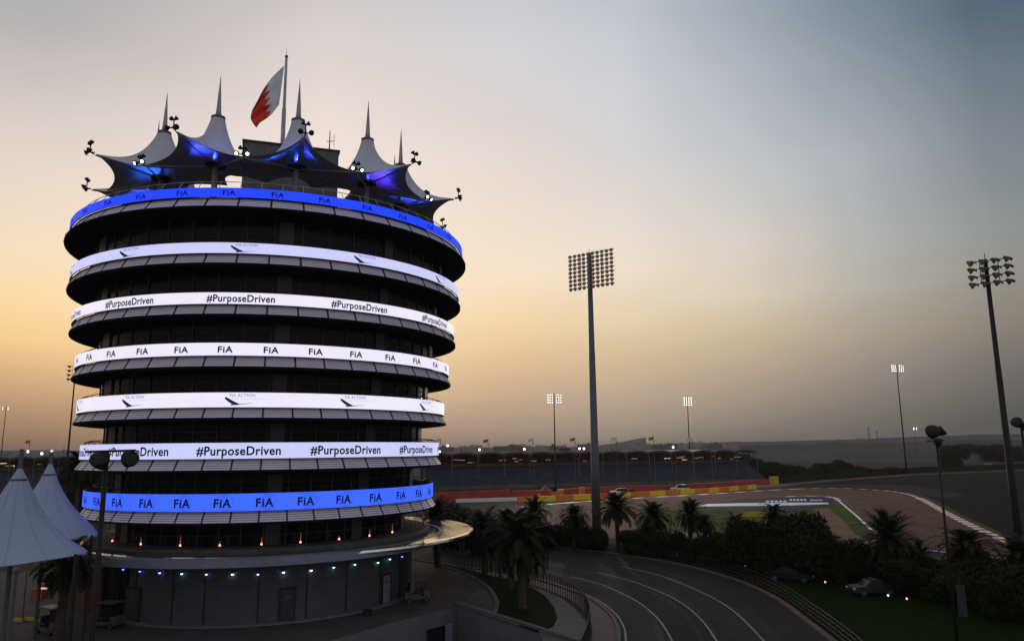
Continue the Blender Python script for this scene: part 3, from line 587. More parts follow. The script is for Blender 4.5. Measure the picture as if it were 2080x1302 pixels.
for nm, f0, f1, m_ in (('flag_white_band', lambda v: 0.0, bnd, 'flag_white'), ('flag_red_field', bnd, lambda v: 1.0, 'flag_red')):
    b = MB(); nv_, nu_ = 40, 14
    for i in range(nv_+1):
        v = i/nv_
        for j in range(nu_+1): u = f0(v) + (f1(v)-f0(v))*j/nu_; b.v.append(tuple(fgrid(u, v)))
    for i in range(nv_):
        for j in range(nu_): a = i*(nu_+1)+j; b.f.append((a, a+1, a+nu_+2, a+nu_+1)); b.m.append(0)
    o_ = b.build(nm, M[m_], FL, True); sm = o_.modifiers.new('thickness', 'SOLIDIFY'); sm.thickness = 0.02

# ---- base of the tower: canopy disc, terrace, wall
b = MB(); dc = nv*2.1 - tv*1.8
b.lathe([(0.5, 5.62), (18.5, 5.62), (18.7, 5.58), (18.75, 5.40), (18.5, 5.25), (13.5, 4.95)], 128, c=(dc.x, dc.y)); b.build('canopy_disc', M['deck'], TOWER, False)
b = MB()
for s in range(-13, 40):
    yy = -s*0.75+2; 
    hw = 18.4**2-(yy)**2
    if hw <= 0: continue
    hw = math.sqrt(hw)
    for x0, x1 in (((12.0, hw) if hw > 12.2 else (0, 0)), ((-hw, -12.5) if hw > 12.7 else (0, 0))):
        if x1-x0 < 0.5: continue
        c_ = dc + nv*((x0+x1)/2) + tv*yy; b = MB(); b.box((c_.x, c_.y, 5.622), (x1-x0, 0.15, 0.012), rz=math.atan2(nv.y, nv.x)); b.build('canopy_rib', M['slab'], TOWER)
ring_part('terrace', [(15.8, 5.64), (15.9, 5.9), (15.7, 6.06), (12.9, 6.06), (12.9, 5.64)], M['terrace'], TOWER)
ring_part('fascia', [(17.75, 4.98), (17.75, 5.60), (16.9, 5.63), (16.9, 4.98)], M['fascia'], TOWER)
b = MB(); rl = 15.3
b.lathe([(rl+0.03*math.cos(a_), 7.08+0.03*math.sin(a_)) for a_ in [k*math.pi/3 for k in range(6)]], 96, closed=True)
for s in range(96): b.tube([pol(s*3.75, rl, 6.05), pol(s*3.75, rl, 7.08)], 0.022, 4, False)
b.build('terrace_railing', M['dark'], TOWER)
b = MB(); b.lathe([(14.0, 0.0), (14.0, 4.95)], 96, a0=A0, a1=A0+2*math.pi)
for d_ in (-46, -30, -19, -2, 13.5, 28, 44, 58):
    b.cur = 1; b.box(pol(d_, 14.0, 2.45), (0.12, 0.10, 4.9), rz=A0+R_(d_))
b.build('base_wall', [M['wall'], M['black']], TOWER)
ring_part('plinth', [(14.0, 0.0), (14.55, 0.0), (14.55, 0.16), (14.0, 0.18)], M['plinth'], TOWER)
for d_, w_, h_, m_ in ((7.2, 1.05, 2.45, 'panel'), (47.5, 1.1, 2.35, 'fascia'), (-47.0, 1.7, 2.5, 'panel')):
    b = MB(); b.box(pol(d_, 14.06, 0.16+h_/2), (0.14, w_, h_), rz=A0+R_(d_)); dr = b.build('door', M[m_], TOWER)
    b = MB(); 
    for sx_ in (-1, 1): b.box(pol(d_+sx_*math.degrees((w_/2+0.06)/14), 14.1, 0.16+h_/2), (0.14, 0.09, h_+0.1), rz=A0+R_(d_))
    b.box(pol(d_, 14.1, 0.16+h_+0.1), (0.14, w_+0.25, 0.1), rz=A0+R_(d_)); b.build('door_frame', M['black'], dr)
    b = MB(); b.box(pol(d_+math.degrees(0.35*w_/14), 14.17, 1.2), (0.06, 0.16, 0.05), rz=A0+R_(d_)); b.build('handle', M['chrome'], dr)
    b = MB(); b.box(pol(d_, 14.15, 1.95), (0.04, 0.38, 0.22), rz=A0+R_(d_)); b.build('door_plate', M['pale_pave'], dr)
b = MB()
for s in range(7):
    d_ = -76+s*4.0; b.box(pol(d_, 14.1, 2.4), (0.12, 0.86, 4.6), rz=A0+R_(d_))
b.build('entrance_glass', M['glass'], TOWER)
b = MB()
for s in range(7): b.box(pol(60+s*4.6, 14.08, 2.4), (0.1, 1.0, 4.7), rz=A0+R_(60+s*4.6))
b.build('garage_door', M['black'], TOWER)

# amber uplights along the terrace and coloured downlights under the disc
amb = [(247, 1100), (288, 1108), (353, 1114), (436, 1115), (529, 1114), (620, 1109), (700, 1100), (762, 1092), (806, 1084)]
for i, (x, y) in enumerate(amb):
    p = at(x, y, 6.12); q = Vector((p.x, p.y, 0))-TC; rr_ = q.length; q = q*(14.4/rr_) if rr_ > 0 else q
    p = Vector((TC.x+q.x, TC.y+q.y, 6.06)); e = empty('terrace_uplight', p)
    tag(e, 'small amber uplight on the tower terrace, %s of nine from the left' % ORD[i], 'uplight', 'amber uplights along the terrace')
    b = MB(); b.tube([(0, 0, 0), (0, 0, 0.14)], 0.10, 8); b.build('lamp_body', M['pole_dark'], e)
    b = MB(); b.tube([(0, 0, 0.14), (0, 0, 0.30)], [0.085, 0.06], 8); b.build('lens', M['amber'], e)
    b = MB(); hh = 0.5+0.25*((i*7) % 3); b.tube([(0, 0, 0.30), (0, 0, hh)], [0.045, 0.012], 6); b.build('light_streak', M['streak_glow'], e)  # glowing sliver added in place of the amber light streak on the mullion
    lamp('uplight_glow', (0, 0, 0.5), (1.0, 0.4, 0.15), 0.7, e, 0.05)
dl = [(250, 1157, 'l_blue'), (284, 1161, 'l_blue'), (324, 1164, 'l_vio'), (369, 1166, 'l_cyan'), (419, 1167, 'l_vio'), (472, 1167, 'l_whi'), (524, 1167, 'l_vio'), (576, 1163, 'l_whi'), (632, 1159, 'l_whi'), (678, 1153, 'l_cyan'), (721, 1147, 'l_cyan'), (768, 1143, 'l_cyan'), (792, 1136, 'l_cyan'), (817, 1131, 'l_blue')]
cn = {'l_blue': 'deep blue', 'l_vio': 'violet', 'l_cyan': 'cyan', 'l_whi': 'bluish white'}
for i, (x, y, m_) in enumerate(dl):
    # on the base wall: meet the cylinder of radius 14.2
    d = ray(x, y); o2 = -Vector((TC.x, TC.y)); dd = Vector((d.x, d.y)); a_ = dd.dot(dd); bb = 2*dd.dot(o2); c_ = o2.dot(o2)-14.2**2; disc = max(0, bb*bb-4*a_*c_)
    t = (-bb-math.sqrt(disc))/(2*a_); p = Vector((d.x*t, d.y*t, CAM_H+d.z*t)); e = empty('wall_downlight', p)
    tag(e, '%s downlight under the canopy disc, %s of fourteen from the left' % (cn[m_], ORD[i]), 'downlight', 'coloured downlights under the tower canopy')
    inw = (TC-p); inw.z = 0; inw.normalize()
    b = MB(); b.tube([inw*0.16+Vector((0, 0, .22)), Vector((0, 0, 0.22))], 0.05, 6); b.tube([(0, 0, 0.26), (0, 0, 0.08)], [0.08, 0.14], 10); b.build('lamp_body', M['pole_dark'], e)
    b = MB(); b.tube([(0, 0, 0.075), (0, 0, -0.02)], [0.105, 0.06], 10); b.build('lens', M[m_], e)
    ec = {'l_blue': (0.1, 0.1, 1), 'l_vio': (0.4, 0.25, 1), 'l_cyan': (0.3, 0.8, 1), 'l_whi': (0.6, 0.8, 1)}[m_]
    lamp('downlight_glow', (0, 0, -0.2), ec, 0.12, e, 0.05)
# ================================================================== walls, fences
def wall_run(name, a, c, z0, z1, th, m, label, cat='wall', cap=True):
    e = empty(name, (a.x, a.y, 0)); tag(e, label, cat); d = c-a; d.z = 0; l = d.length; ang = math.atan2(d.y, d.x)
    b = MB(); mid = Vector((d.x/2, d.y/2, (z0+z1)/2)); b.box(mid, (l, th, z1-z0), rz=ang); b.build('wall_face', m, e)
    if cap: b = MB(); b.box((d.x/2, d.y/2, z1+0.05), (l+0.04, th+0.12, 0.1), rz=ang); b.build('coping', M['pale_pave'], e)
    return e
wall_run('retaining_wall', PIT[0]+Vector((0.15, 0.15, 0))-(PIT[1]-PIT[0]).normalized()*0.5, PIT[1]+Vector((0.3, 0.15, 0)), -5, 0.22, 0.3, M['concrete'], 'long plain grey retaining wall dropping from the plaza beside the lawn')
E2 = empty('retaining_wall', (PIT[5].x, PIT[5].y, 0)); tag(E2, 'short curved-plaza retaining wall with a dark vehicle opening at the bottom edge', 'wall')
d_ = PIT[0]-PIT[5]; l_ = d_.length; ang_ = math.atan2(d_.y, d_.x); ux = d_.normalized(); pn_ = Vector((-ux.y, ux.x, 0))
o0, o1 = l_*0.50, l_*0.90
b = MB()
for s0, s1, z0, z1 in ((0, o0, -5, 0.0), (o1, l_, -5, 0.0), (o0, o1, -1.3, 0.0)):
    c_ = ux*((s0+s1)/2) + pn_*0.14; b.box((c_.x, c_.y, (z0+z1)/2), (s1-s0, 0.28, z1-z0), rz=ang_)
b.build('wall_face', M['concrete'], E2)
b = MB(); c_ = ux*((o0+o1)/2) + pn_*2.4; b.box((c_.x, c_.y, -3.2), (o1-o0+1.0, 4.2, 3.6), rz=ang_); b.build('dark_opening_fill', M['black'], E2)  # solid black block; the shade of the interior is put into its colour
b = MB(); c_ = ux*(o1-0.35) - pn_*0.12; b.box((c_.x, c_.y, -3.1), (0.7, 0.2, 3.6), rz=ang_); b.build('pillar', M['fascia'], E2)
wall_run('retaining_wall', PIT[5], PIT[4], -5, 0.0, 0.28, M['concrete'], 'low grey retaining wall below the paving at the bottom edge of the view', cap=False)

def rail_fence(name, pts, h, label, n_rails, post_step, m, z0=0.0, curved=0.0, th=0.03, solid=None):
    e = empty(name, (pts[0].x, pts[0].y, z0)); tag(e, label, 'fence'); o_ = Vector((pts[0].x, pts[0].y, 0))
    P = [p-o_ for p in pts]; b = MB()
    for k in range(n_rails):
        z = h*(k+1)/n_rails; b.tube([(p.x, p.y, z) for p in P], th*0.7, 4, False)
    b.build('rail', m, e)
    acc = 0; b = MB(); b.tube([(0, 0, 0), (0, 0, h+0.03)], th, 4, True); o0 = None
    for i in range(len(P)-1):
        a, c = P[i], P[i+1]; l = (c-a).length; t = -acc
        while t < l:
            if t >= 0:
                q = a.lerp(c, t/l)
                if o0 is None: o0 = b.build('post', m, e); o1_ = o0
                else: o1_ = bpy.data.objects.new('post', o0.data); sc.collection.objects.link(o1_); o1_.parent = e
                o1_.location = (q.x, q.y, 0)
            t += post_step
        acc = (l - (t-post_step)) % post_step if l > 0 else 0
    if solid:
        b = MB()
        for i in range(len(P)-1): b.quad((P[i].x, P[i].y, 0.1), (P[i+1].x, P[i+1].y, 0.1), (P[i+1].x, P[i+1].y, h*0.9), (P[i].x, P[i].y, h*0.9))
        b.build('mesh_panel', solid, e)
    return e
rail_fence('road_fence', offset(road_out, 0.85)[8:], 1.35, 'long grey railing curving along the outer side of the road', 4, 1.15, M['dark'], th=0.024)
rail_fence('garden_fence', offset(road_in, -2.35)[10:88], 1.7, 'dark railing curving between the pale path and the road', 2, 0.62, M['dark'], th=0.035)
# race barriers
def barrier(name, rows, h, seg, mats, label, th=0.6, cat='barrier', base=0.0):
    P = pxl(rows); e = empty(name, (P[0].x, P[0].y, 0)); tag(e, label, cat); o_ = P[0].copy(); k = 0; pan = {}
    for i in range(len(P)-1):
        a, c = P[i]-o_, P[i+1]-o_; l = (c-a).length; n = max(1, int(l/seg)); ang = math.atan2((c-a).y, (c-a).x)
        for j in range(n):
            mid = a.lerp(c, (j+0.5)/n); key = mats[k % len(mats)]; k += 1
            b = MB(); b.box((mid.x, mid.y, base+h/2+0.002*(k % 2)), (l/n-0.05, th, h), rz=ang); b.build('board' if len(mats) > 1 else 'barrier_block', M[key], e)
    return e
barrier('red_barrier', [(884, 1021), (930, 1019), (1035, 1013)], 2.6, 9, ['red_b'], 'long dull red barrier left of the yellow boards, beside the tower')
barrier('red_barrier', [(1042, 1011), (1120, 1009), (1240, 1001), (1340, 997)], 2.0, 7, ['red_b'], 'dull red barrier behind the orange digger and the centre floodlight pole')
barrier('red_barrier', [(1345, 996), (1440, 991), (1520, 985), (1566, 982)], 1.7, 6, ['red_b'], 'dull red barrier running right to the yellow post')
barrier('board_barrier', [(1052, 1021), (1200, 1014), (1320, 1008), (1440, 1001), (1536, 993)], 1.45, 5.5, ['orange', 'yellow'], 'long row of alternating yellow and orange trackside boards', th=0.3)
barrier('low_wall', [(926, 1020.5), (1050, 1017)], 0.9, 30, ['white_p'], 'thin white wall line below the red barrier beside the tower', cat='wall')
barrier('yellow_post', [(1567, 984), (1579, 983.5)], 2.9, 9, ['yellow_s'], 'squat pale yellow block at the end of the red barrier', th=1.6, cat='post')
b = MB(); pb_ = at(1538, 1050); b.box((0, 0, 0.5), (5.5, 0.3, 1.0)); b.box((-2.0, 0, 0.2), (0.2, 0.5, 0.4)); b.box((2.0, 0, 0.2), (0.2, 0.5, 0.4)); o_ = b.build('yellow_board', M['yellow_s'], loc=pb_); tag(o_, 'small yellow board on the grass among the palms', 'board')
rail_fence('perimeter_fence', smooth_pts(pxl([(1580, 982), (1700, 972), (1850, 961), (1900, 958), (2100, 950)]), 4), 3.0, 'dark mesh perimeter fence behind the runoff area', 2, 6, M['dark'], solid=M['leaf2'])
for x, y, m_, h_, w_ in ((1962, 952, 'orange_m', 1.5, 5), (2009, 952, 'orange_m', 3.0, 4), (1850, 957, 'red_b', 1.3, 18)):
    p = at(x, y); b = MB(); b.box((0, 0, h_/2), (w_, 1.0, h_)); b.box((-w_*0.3, 0, h_+0.1), (w_*0.2, 0.8, 0.2)); b.box((w_*0.3, 0, h_+0.1), (w_*0.2, 0.8, 0.2))
    tag(b.build('track_marker', M[m_], loc=p), {1962: 'low orange marker block far right beyond the runoff', 2009: 'taller orange block far right beside the floodlight pole', 1850: 'long low reddish barrier block in front of the far fence'}[x], 'barrier')

# ================================================================== GRANDSTAND
def stand(x0, y0, x1, y1, nb, label, zr=12.4, zt=7.6, dep=22, roof=True):
    a, c = at(x0, y0), at(x1, y1); e = empty('grandstand', (a.x, a.y, 0)); tag(e, label, 'grandstand')
    d = c-a; l = d.length; ang = math.atan2(d.y, d.x); u = d.normalized(); v = Vector((-u.y, u.x, 0)); v = v if v.y > 0 else -v
    def P(s, t, z): q = u*(s*l)+v*t; return Vector((q.x, q.y, z))
    b = MB()
    rows = 16
    for k in range(rows):
        z = 1.2+(zt-1.6)*k/rows; t = 1.0+k*0.75; b.cur = 0
        b.quad(P(0, t, z), P(1, t, z), P(1, t, z+0.38), P(0, t, z+0.38)); b.quad(P(0, t, z+0.38), P(1, t, z+0.38), P(1, t+0.75, z+0.38), P(0, t+0.75, z+0.38))
    b.build('seating_tier', M['stand_seat'], e)
    b = MB(); b.quad(P(0, 1, 0), P(1, 1, 0), P(1, 1, 1.2), P(0, 1, 1.2)); b.box(P(.5, 13.2, zt/2), (l, 0.4, zt), rz=ang); b.build('front_wall', M['stand_wall'], e)
    b = MB(); b.box(P(.5, 12.6, zt+0.1), (l, 2.0, 0.35), rz=ang); b.box(P(.5, 12.2, zt+0.6), (l, 0.12, 0.7), rz=ang); b.build('gallery', M['stand_wall'], e)
    b = MB(); b.quad(P(0, 20, zt), P(1, 20, zt), P(1, 20, zr), P(0, 20, zr)); b.build('rear_wall', M['earth_red'], e)
    if roof:
        b = MB()
        for k in range(nb):
            s0, s1 = k/nb, (k+1)/nb; m_ = 8; pr = []
            for j in range(m_+1): s = s0+(s1-s0)*j/m_; pr.append((s, zr + 0.75*math.sin(math.pi*j/m_)**0.7 - 0.5))
            for j in range(m_):
                (sa, za), (sb, zb_) = pr[j], pr[j+1]
                b.quad(P(sa, 6, za), P(sb, 6, zb_), P(sb, 22, zb_+0.4), P(sa, 22, za+0.4)); b.quad(P(sa, 6, za-0.75), P(sb, 6, zb_-0.75), P(sb, 6, zb_), P(sa, 6, za))
                b.quad(P(sa, 22, za-0.2), P(sb, 22, zb_-0.2), P(sb, 6, zb_-0.75), P(sa, 6, za-0.75))
        b.build('roof', M['stand_dark'], e)
        for k in range(nb+1):
            s = k/nb; b = MB(); b.tube([P(s, 5.5, 0), P(s, 5.5, zr+0.1)], 0.17, 6)
            b.tube([P(s, 12.5, zt), P(s-0.012, 8, zr-1.2)], 0.13, 5); b.tube([P(s, 12.5, zt), P(s+0.012, 8, zr-1.2)], 0.13, 5); b.build('column', M['pole_grey'], e)
    rng = random.Random(int(x0+500))
    for k in range(int(nb*1.7)):
        s = rng.uniform(0.02, 0.98); z = zt+rng.uniform(1.2, 2.6); w_ = rng.uniform(1.0, 3.0)
        b = MB(); b.box(P(s, 12.0+rng.uniform(0, 3), z), (w_, 0.3, 0.28), rz=ang); b.build('strip_light', M[rng.choice(['warm', 'warm_dim', 'warm_dim', 'orange_dim'])], e)
    return P, e
M['warm_dim'] = emis('warm_dim_lit', (1.0, 0.66, 0.42), 0.22); M['orange_dim'] = emis('orange_dim_lit', (1.0, 0.35, 0.12), 0.22); M['warm'] = emis('warm_lit_b', (1.0, 0.7, 0.48), 0.7)
SP, ST = stand(868, 996, 1558, 978, 14, 'long low grandstand with a scalloped roof across the track behind the barriers')
SP2, ST2 = stand(-260, 1001, 300, 998, 11, 'long dark grandstand behind the white peaked tents on the left')
# flagpoles on the roof
fl = [(893, 890, 'p'), (943, 901, ''), (990, 891, 'r'), (1039, 900, ''), (1082, 889, 'p'), (1168, 888, 'r'), (1253, 887, 'p'), (1330, 886, 'r'), (1373, 894, ''), (1408, 888, 'p'), (1447, 893, ''), (49, 893, 'r'), (120, 904, '')]
for i, (x, y, f_) in enumerate(fl):
    base = at(x+2, 991 if x > 800 else 998); vv = base.normalized(); base = base + vv*9; e = empty('roof_flagpole', (base.x, base.y, 0))
    zt_ = up(base, y); col = {'p': 'pale', 'r': 'red', '': 'no'}[f_]
    tag(e, 'slim pole over the grandstand roofs, %s from the left, flying %s flag' % (ORD[(i+2) % 13], {'p': 'a small pale', 'r': 'a small red', '': 'no'}[f_]), 'flagpole', 'flagpoles along the grandstand roof')
    b = MB(); b.tube([(0, 0, 0), (0, 0, zt_)], [0.12, 0.07], 6); b.build('pole', M['pole_grey'], e); b = MB(); b.tube([(0, 0, zt_-2.1), (0, 0, zt_-1.6)], 0.22, 6); b.build('bracket', M['pole_grey'], e)
    if f_:
        b = MB(); W, H = 1.7, 1.1
        for ii in range(7):
            for jj in range(4): b.v.append((-0.12-W*ii/6, 0.18*math.sin(ii*1.3), zt_-0.1-H*jj/3-0.35*(ii/6)))
        for ii in range(6):
            for jj in range(3): a = ii*4+jj; b.f.append((a, a+1, a+5, a+4)); b.m.append(0)
        b.build('flag', M['flag_red'] if f_ == 'r' else M['flag_white'], e, True)

# ================================================================== FLOODLIGHT MASTS
def bell_mesh(r, mat_list, name='floodlight', visor=True, n=9):
    b = MB(); b.tube([(0, 0.55*r*1.9, 0), (0, 0.3*r*1.9, 0), (0, -0.25*r, 0), (0, -0.55*r, 0)], [r*0.34, r*0.55, r*0.95, r], n)
    if visor:
        for k in range(-2, 3):
            a0_, a1_ = R_(90+k*24-12), R_(90+k*24+12)
            b.quad((r*math.cos(a0_), -0.55*r, r*math.sin(a0_)), (r*math.cos(a1_), -0.55*r, r*math.sin(a1_)), (r*math.cos(a1_)*1.02, -1.35*r, r*math.sin(a1_)*0.95), (r*math.cos(a0_)*1.02, -1.35*r, r*math.sin(a0_)*0.95))
    b.cur = 1; b.tube([(0, -0.551*r, 0), (0, -0.60*r, 0)], [r*0.93, r*0.85], n)
    return b
def mast(name, bx, by, ytop, rows, cols, span, rowh, rad, face, pole_r, pm, lens, label, group=None, tilt=18, house='pole_dark', headdrop=0.0, base=None, beam=None, shift=0.0, turn=0.0):
    B0 = base if base is not None else at(bx, by); zt_ = up(B0, ytop); e = empty(name, (B0.x, B0.y, 0), 0); tag(e, label, 'floodlight', group)
    b = MB(); zz = [0, zt_*0.32, zt_*0.321, zt_*0.64, zt_*0.641, zt_]; rr = [pole_r, pole_r*.84, pole_r*.80, pole_r*.66, pole_r*.62, pole_r*.48]
    b.tube([(0, 0, z) for z in zz], rr, 14); b.build('pole', M[pm], e, True)
    b = MB(); b.tube([(0, 0, zt_-0.3), (0, 0, zt_+0.7)], 0.04, 5); b.lathe([(0, 0.0), (pole_r*1.7, 0.0), (pole_r*1.7, 0.12), (0, 0.14)], 12); b.build('base_plate', M[pm], e)
    ang = R_(face); u = Vector((math.cos(ang), math.sin(ang), 0)); fr = Vector((math.sin(ang), -math.cos(ang), 0))
    me = None; b2 = MB()
    for r in range(rows):
        z = zt_ - 0.25 - r*rowh - headdrop; c0 = fr*(pole_r*0.6+0.12) + u*shift; b2.tube([tuple(c0 - u*span/2 + Vector((0, 0, z))), tuple(c0 + u*span/2 + Vector((0, 0, z)))], max(0.035, rad*0.13), 5)
        for c in range(cols):
            s = -span/2 + span*c/(cols-1)
            if abs(s+shift) < pole_r*0.5 and cols % 2: continue
            if me is None:
                o_ = bell_mesh(rad, None).build('floodlight_head', [M[house], M[lens]], e, False); me = o_.data
            else:
                o_ = bpy.data.objects.new('floodlight_head', me); sc.collection.objects.link(o_); o_.parent = e
            p = c0 + fr*(rad*0.7) + u*s + Vector((0, 0, z-rad*0.35))
            yaw = ang + R_(turn) + R_((random.random()-0.5)*26 + (s/span)*14); o_.rotation_mode = 'XYZ'
            o_.location = p; o_.rotation_euler = (R_(tilt+random.uniform(-4, 4)), 0, yaw)
    for s in (-span/4, span/4): b2.tube([tuple(fr*(pole_r*0.6+.1)+u*(s+shift)+Vector((0, 0, zt_-0.2-headdrop))), tuple(fr*(pole_r*0.6+.1)+u*(s+shift)+Vector((0, 0, zt_-0.3-(rows-1)*rowh-headdrop)))], 0.05, 5)
    b2.build('crossbar', M[pm], e)
    if beam: lamp('flood_beam', tuple(fr*1.4+Vector((0, 0, zt_-1.5))), (1.0, 0.95, 0.88), beam[0], e, 0.8, spot=R_(110), target=tuple(beam[1]-B0))
    return e
mast('floodlight_mast', 1213, 1100, 514, 9, 10, 7.4, 0.66, 0.31, -36, 0.72, 'pole_grey', 'lens', 'tall unlit floodlight mast with a big grid of lamps, centre', house='rusty', tilt=28, shift=0.55, turn=62)
mast('floodlight_mast', 2078, 1168, 527, 4, 4, 3.5, 0.85, 0.38, -36, 0.44, 'pole_dark', 'lens', 'dark floodlight mast with four rows of big lamps at the right edge', house='brown', tilt=38, shift=0.30, turn=88)
mast('floodlight_mast', 1129, 1000, 800, 4, 7, 4.2, 0.80, 0.20, 10, 0.30, 'pole_dark', 'lit', 'lit floodlight mast just left of the tall central mast', beam=(42000, at(1330, 1016)))
mast('floodlight_mast', 1404, 976, 806, 5, 4, 3.0, 0.78, 0.25, 5, 0.30, 'pole_dark', 'lit', 'lit narrow floodlight mast right of the tall central mast', beam=(42000, at(1500, 1022)))
mast('floodlight_mast', 1842, 962, 741, 4, 7, 6.4, 0.95, 0.30, 12, 0.42, 'pole_dark', 'lit', 'lit wide floodlight mast on the right beyond the runoff area')
mast('floodlight_mast', 131, 1000, 742, 4, 3, 4.6, 1.55, 0.55, -25, 0.42, 'pole_dark', 'lens', 'unlit dark floodlight mast showing left of the tower', tilt=15)
mast('floodlight_mast', 1864, 935, 868, 2, 3, 2.6, 1.3, 0.55, 8, 0.30, 'pole_dark', 'lit', 'short lit floodlight near the right horizon left of the dark lamp heads')
mast('floodlight_mast', -3, 975, 826, 2, 3, 2.6, 1.0, 0.30, 8, 0.30, 'pole_dark', 'lit', 'lit floodlight cut by the left edge of the view')

# foreground lamp poles
def near_lamp(base, ztop, pr, heads, bar, label):
    e = empty('lamp_pole', (base.x, base.y, base.z)); tag(e, label, 'lamp post'); z = ztop-base.z
    b = MB(); b.tube([(0, 0, 0), (0, 0, z*0.5), (0, 0, z)], [pr, pr*.85, pr*.7], 12); b.build('pole', M['pole_dark'], e, True)
    b = MB(); b.tube([bar[0], bar[1]], 0.045, 6); b.build('crossbar', M['pole_dark'], e)
    for c, d, r in heads:
        b = MB(); d = Vector(d).normalized(); c = Vector(c); b.tube([c-d*r*1.15, c-d*r*0.75, c-d*r*0.2, c+d*r*0.35, c+d*r*0.42], [r*0.35, r*0.6, r*0.9, r, r*0.96], 16); h_ = b.build('floodlight_head', M['pole_dark'], e, True)
        b = MB(); b.tube([c-d*r*1.1+Vector((0, 0, 0.02)), c-d*r*1.0+Vector((0, 0, r*0.9))], 0.035, 6); b.build('bracket', M['pole_dark'], h_)
    return e
nb_ = far(186, 1302, 30.0); nb_.z = 0
zl_ = up(nb_, 918)
near_lamp(nb_, zl_, 0.115, [((-0.16, -0.1, -0.28+zl_), (0.1, -0.5, 0.45), 0.33), ((0.86, -0.1, -0.26+zl_), (0.45, -0.55, 0.5), 0.30)], ((-0.75, 0, zl_+0.02), (1.0, 0, zl_+0.05)), 'tall dark lamp pole with two big round heads in front of the tower')
nb2 = at(1944, 1300); zl2 = up(nb2, 905)
near_lamp(nb2, zl2, 0.11, [((-0.25, -0.1, zl2+1.0), (-0.2, -0.5, 0.45), 0.52), ((0.42, -0.1, zl2+1.06), (0.55, -0.4, 0.45), 0.38), ((0.05, -0.1, zl2+0.25), (0.2, -0.6, -0.2), 0.30)], ((-0.7, 0, zl2+0.35), (0.6, 0, zl2+0.4)), 'slender dark lamp pole with round heads above the right horizon')
bb = MB(); bb.tube([(0, 0, 0), (0, 0, 4.2)], 0.04, 6); bx_ = bb
BN = empty('banner', nb2 + Vector((0.75, 0.3, 0))); tag(BN, 'bluish hanging banner beside the foot of the right lamp pole', 'banner')
bx_.build('banner_pole', M['pole_dark'], BN); b = MB(); b.box((0.02, -0.05, 2.6), (0.62, 0.04, 2.2)); b.build('banner_cloth', M['panel'], BN)
# a further mast with lamp heads cut by the right edge
e_ = far(2122, 1250, 60); e_.z = 0; zl3 = up(e_, 866); near_lamp(e_, zl3, 0.10, [((-0.25, 0, zl3+0.25), (-0.5, -0.3, 0.4), 0.36), ((0.3, 0, zl3), (0.5, -0.3, 0.4), 0.3)], ((-0.4, 0, zl3), (0.4, 0, zl3)), 'lamp pole whose dark head is cut by the right edge of the view')
# slim poles bottom left
pq_ = far(19, 1302, 40); pq_.z = 0; e = empty('globe_lamp', pq_); tag(e, 'slim pale pole with a small round top, bottom left corner', 'lamp post'); zz_ = up(pq_, 1158)
b = MB(); b.tube([(0, 0, 0), (0, 0, zz_-0.1)], 0.07, 8); b.build('pole', M['pole_grey'], e); b = MB(); b.lathe([(0, zz_-0.14), (0.12, zz_-0.1), (0.16, zz_), (0.12, zz_+0.1), (0, zz_+0.14)], 12); b.build('globe', M['plinth'], e, True)
pq_ = at(45, 1262); e = empty('bollard_pole', pq_); tag(e, 'thin grey pole standing behind the slim round-topped pole', 'pole'); zz_ = up(pq_, 1162); b = MB(); b.tube([(0, 0, 0), (0, 0, zz_)], [0.06, 0.05], 8); b.tube([(0, 0, zz_), (0, 0, zz_+0.06)], 0.08, 8); b.build('pole', M['pole_grey'], e)

# far lit lamps
for i, (x, y) in enumerate([(58, 917), (106, 917), (86, 921), (909, 905), (974, 913), (1065, 912), (1177, 911), (1186, 911), (1367, 908), (893, 917)]):
    p = far(x, y, 420); e = empty('far_lamp', (p.x, p.y, 0)); tag(e, 'tiny bright lamp on the horizon, %s of ten from the left' % ORD[[0, 2, 1, 4, 5, 6, 7, 8, 9, 3][i]], 'lamp', 'bright lamps along the horizon')
    b = MB(); b.tube([(0, 0, 0), (0, 0, p.z)], 0.08, 5); b.build('pole', M['pole_grey'], e); b = MB(); b.tube([(0, 0.1, p.z), (0, -0.4, p.z)], [0.35, 0.62], 8); b.build('lamp_head', M['lit_far'], e)
for i, (x, y) in enumerate([(29, 946), (105, 946), (137, 954)]):
    p = far(x, y, 200); e = empty('stand_lamp', (p.x, p.y, 0)); tag(e, 'small lamp before the left grandstand, %s of three from the left' % ORD[i], 'lamp', 'lamps before the left grandstand')
    b = MB(); b.tube([(0, 0, 0), (0, 0, p.z)], 0.05, 5); b.build('pole', M['pole_grey'], e); b = MB(); b.tube([(0, 0, p.z), (0, -0.2, p.z)], [0.1, 0.17], 8); b.build('lamp_head', M['warm_b'] if 'warm_b' in M else M['warm'], e)

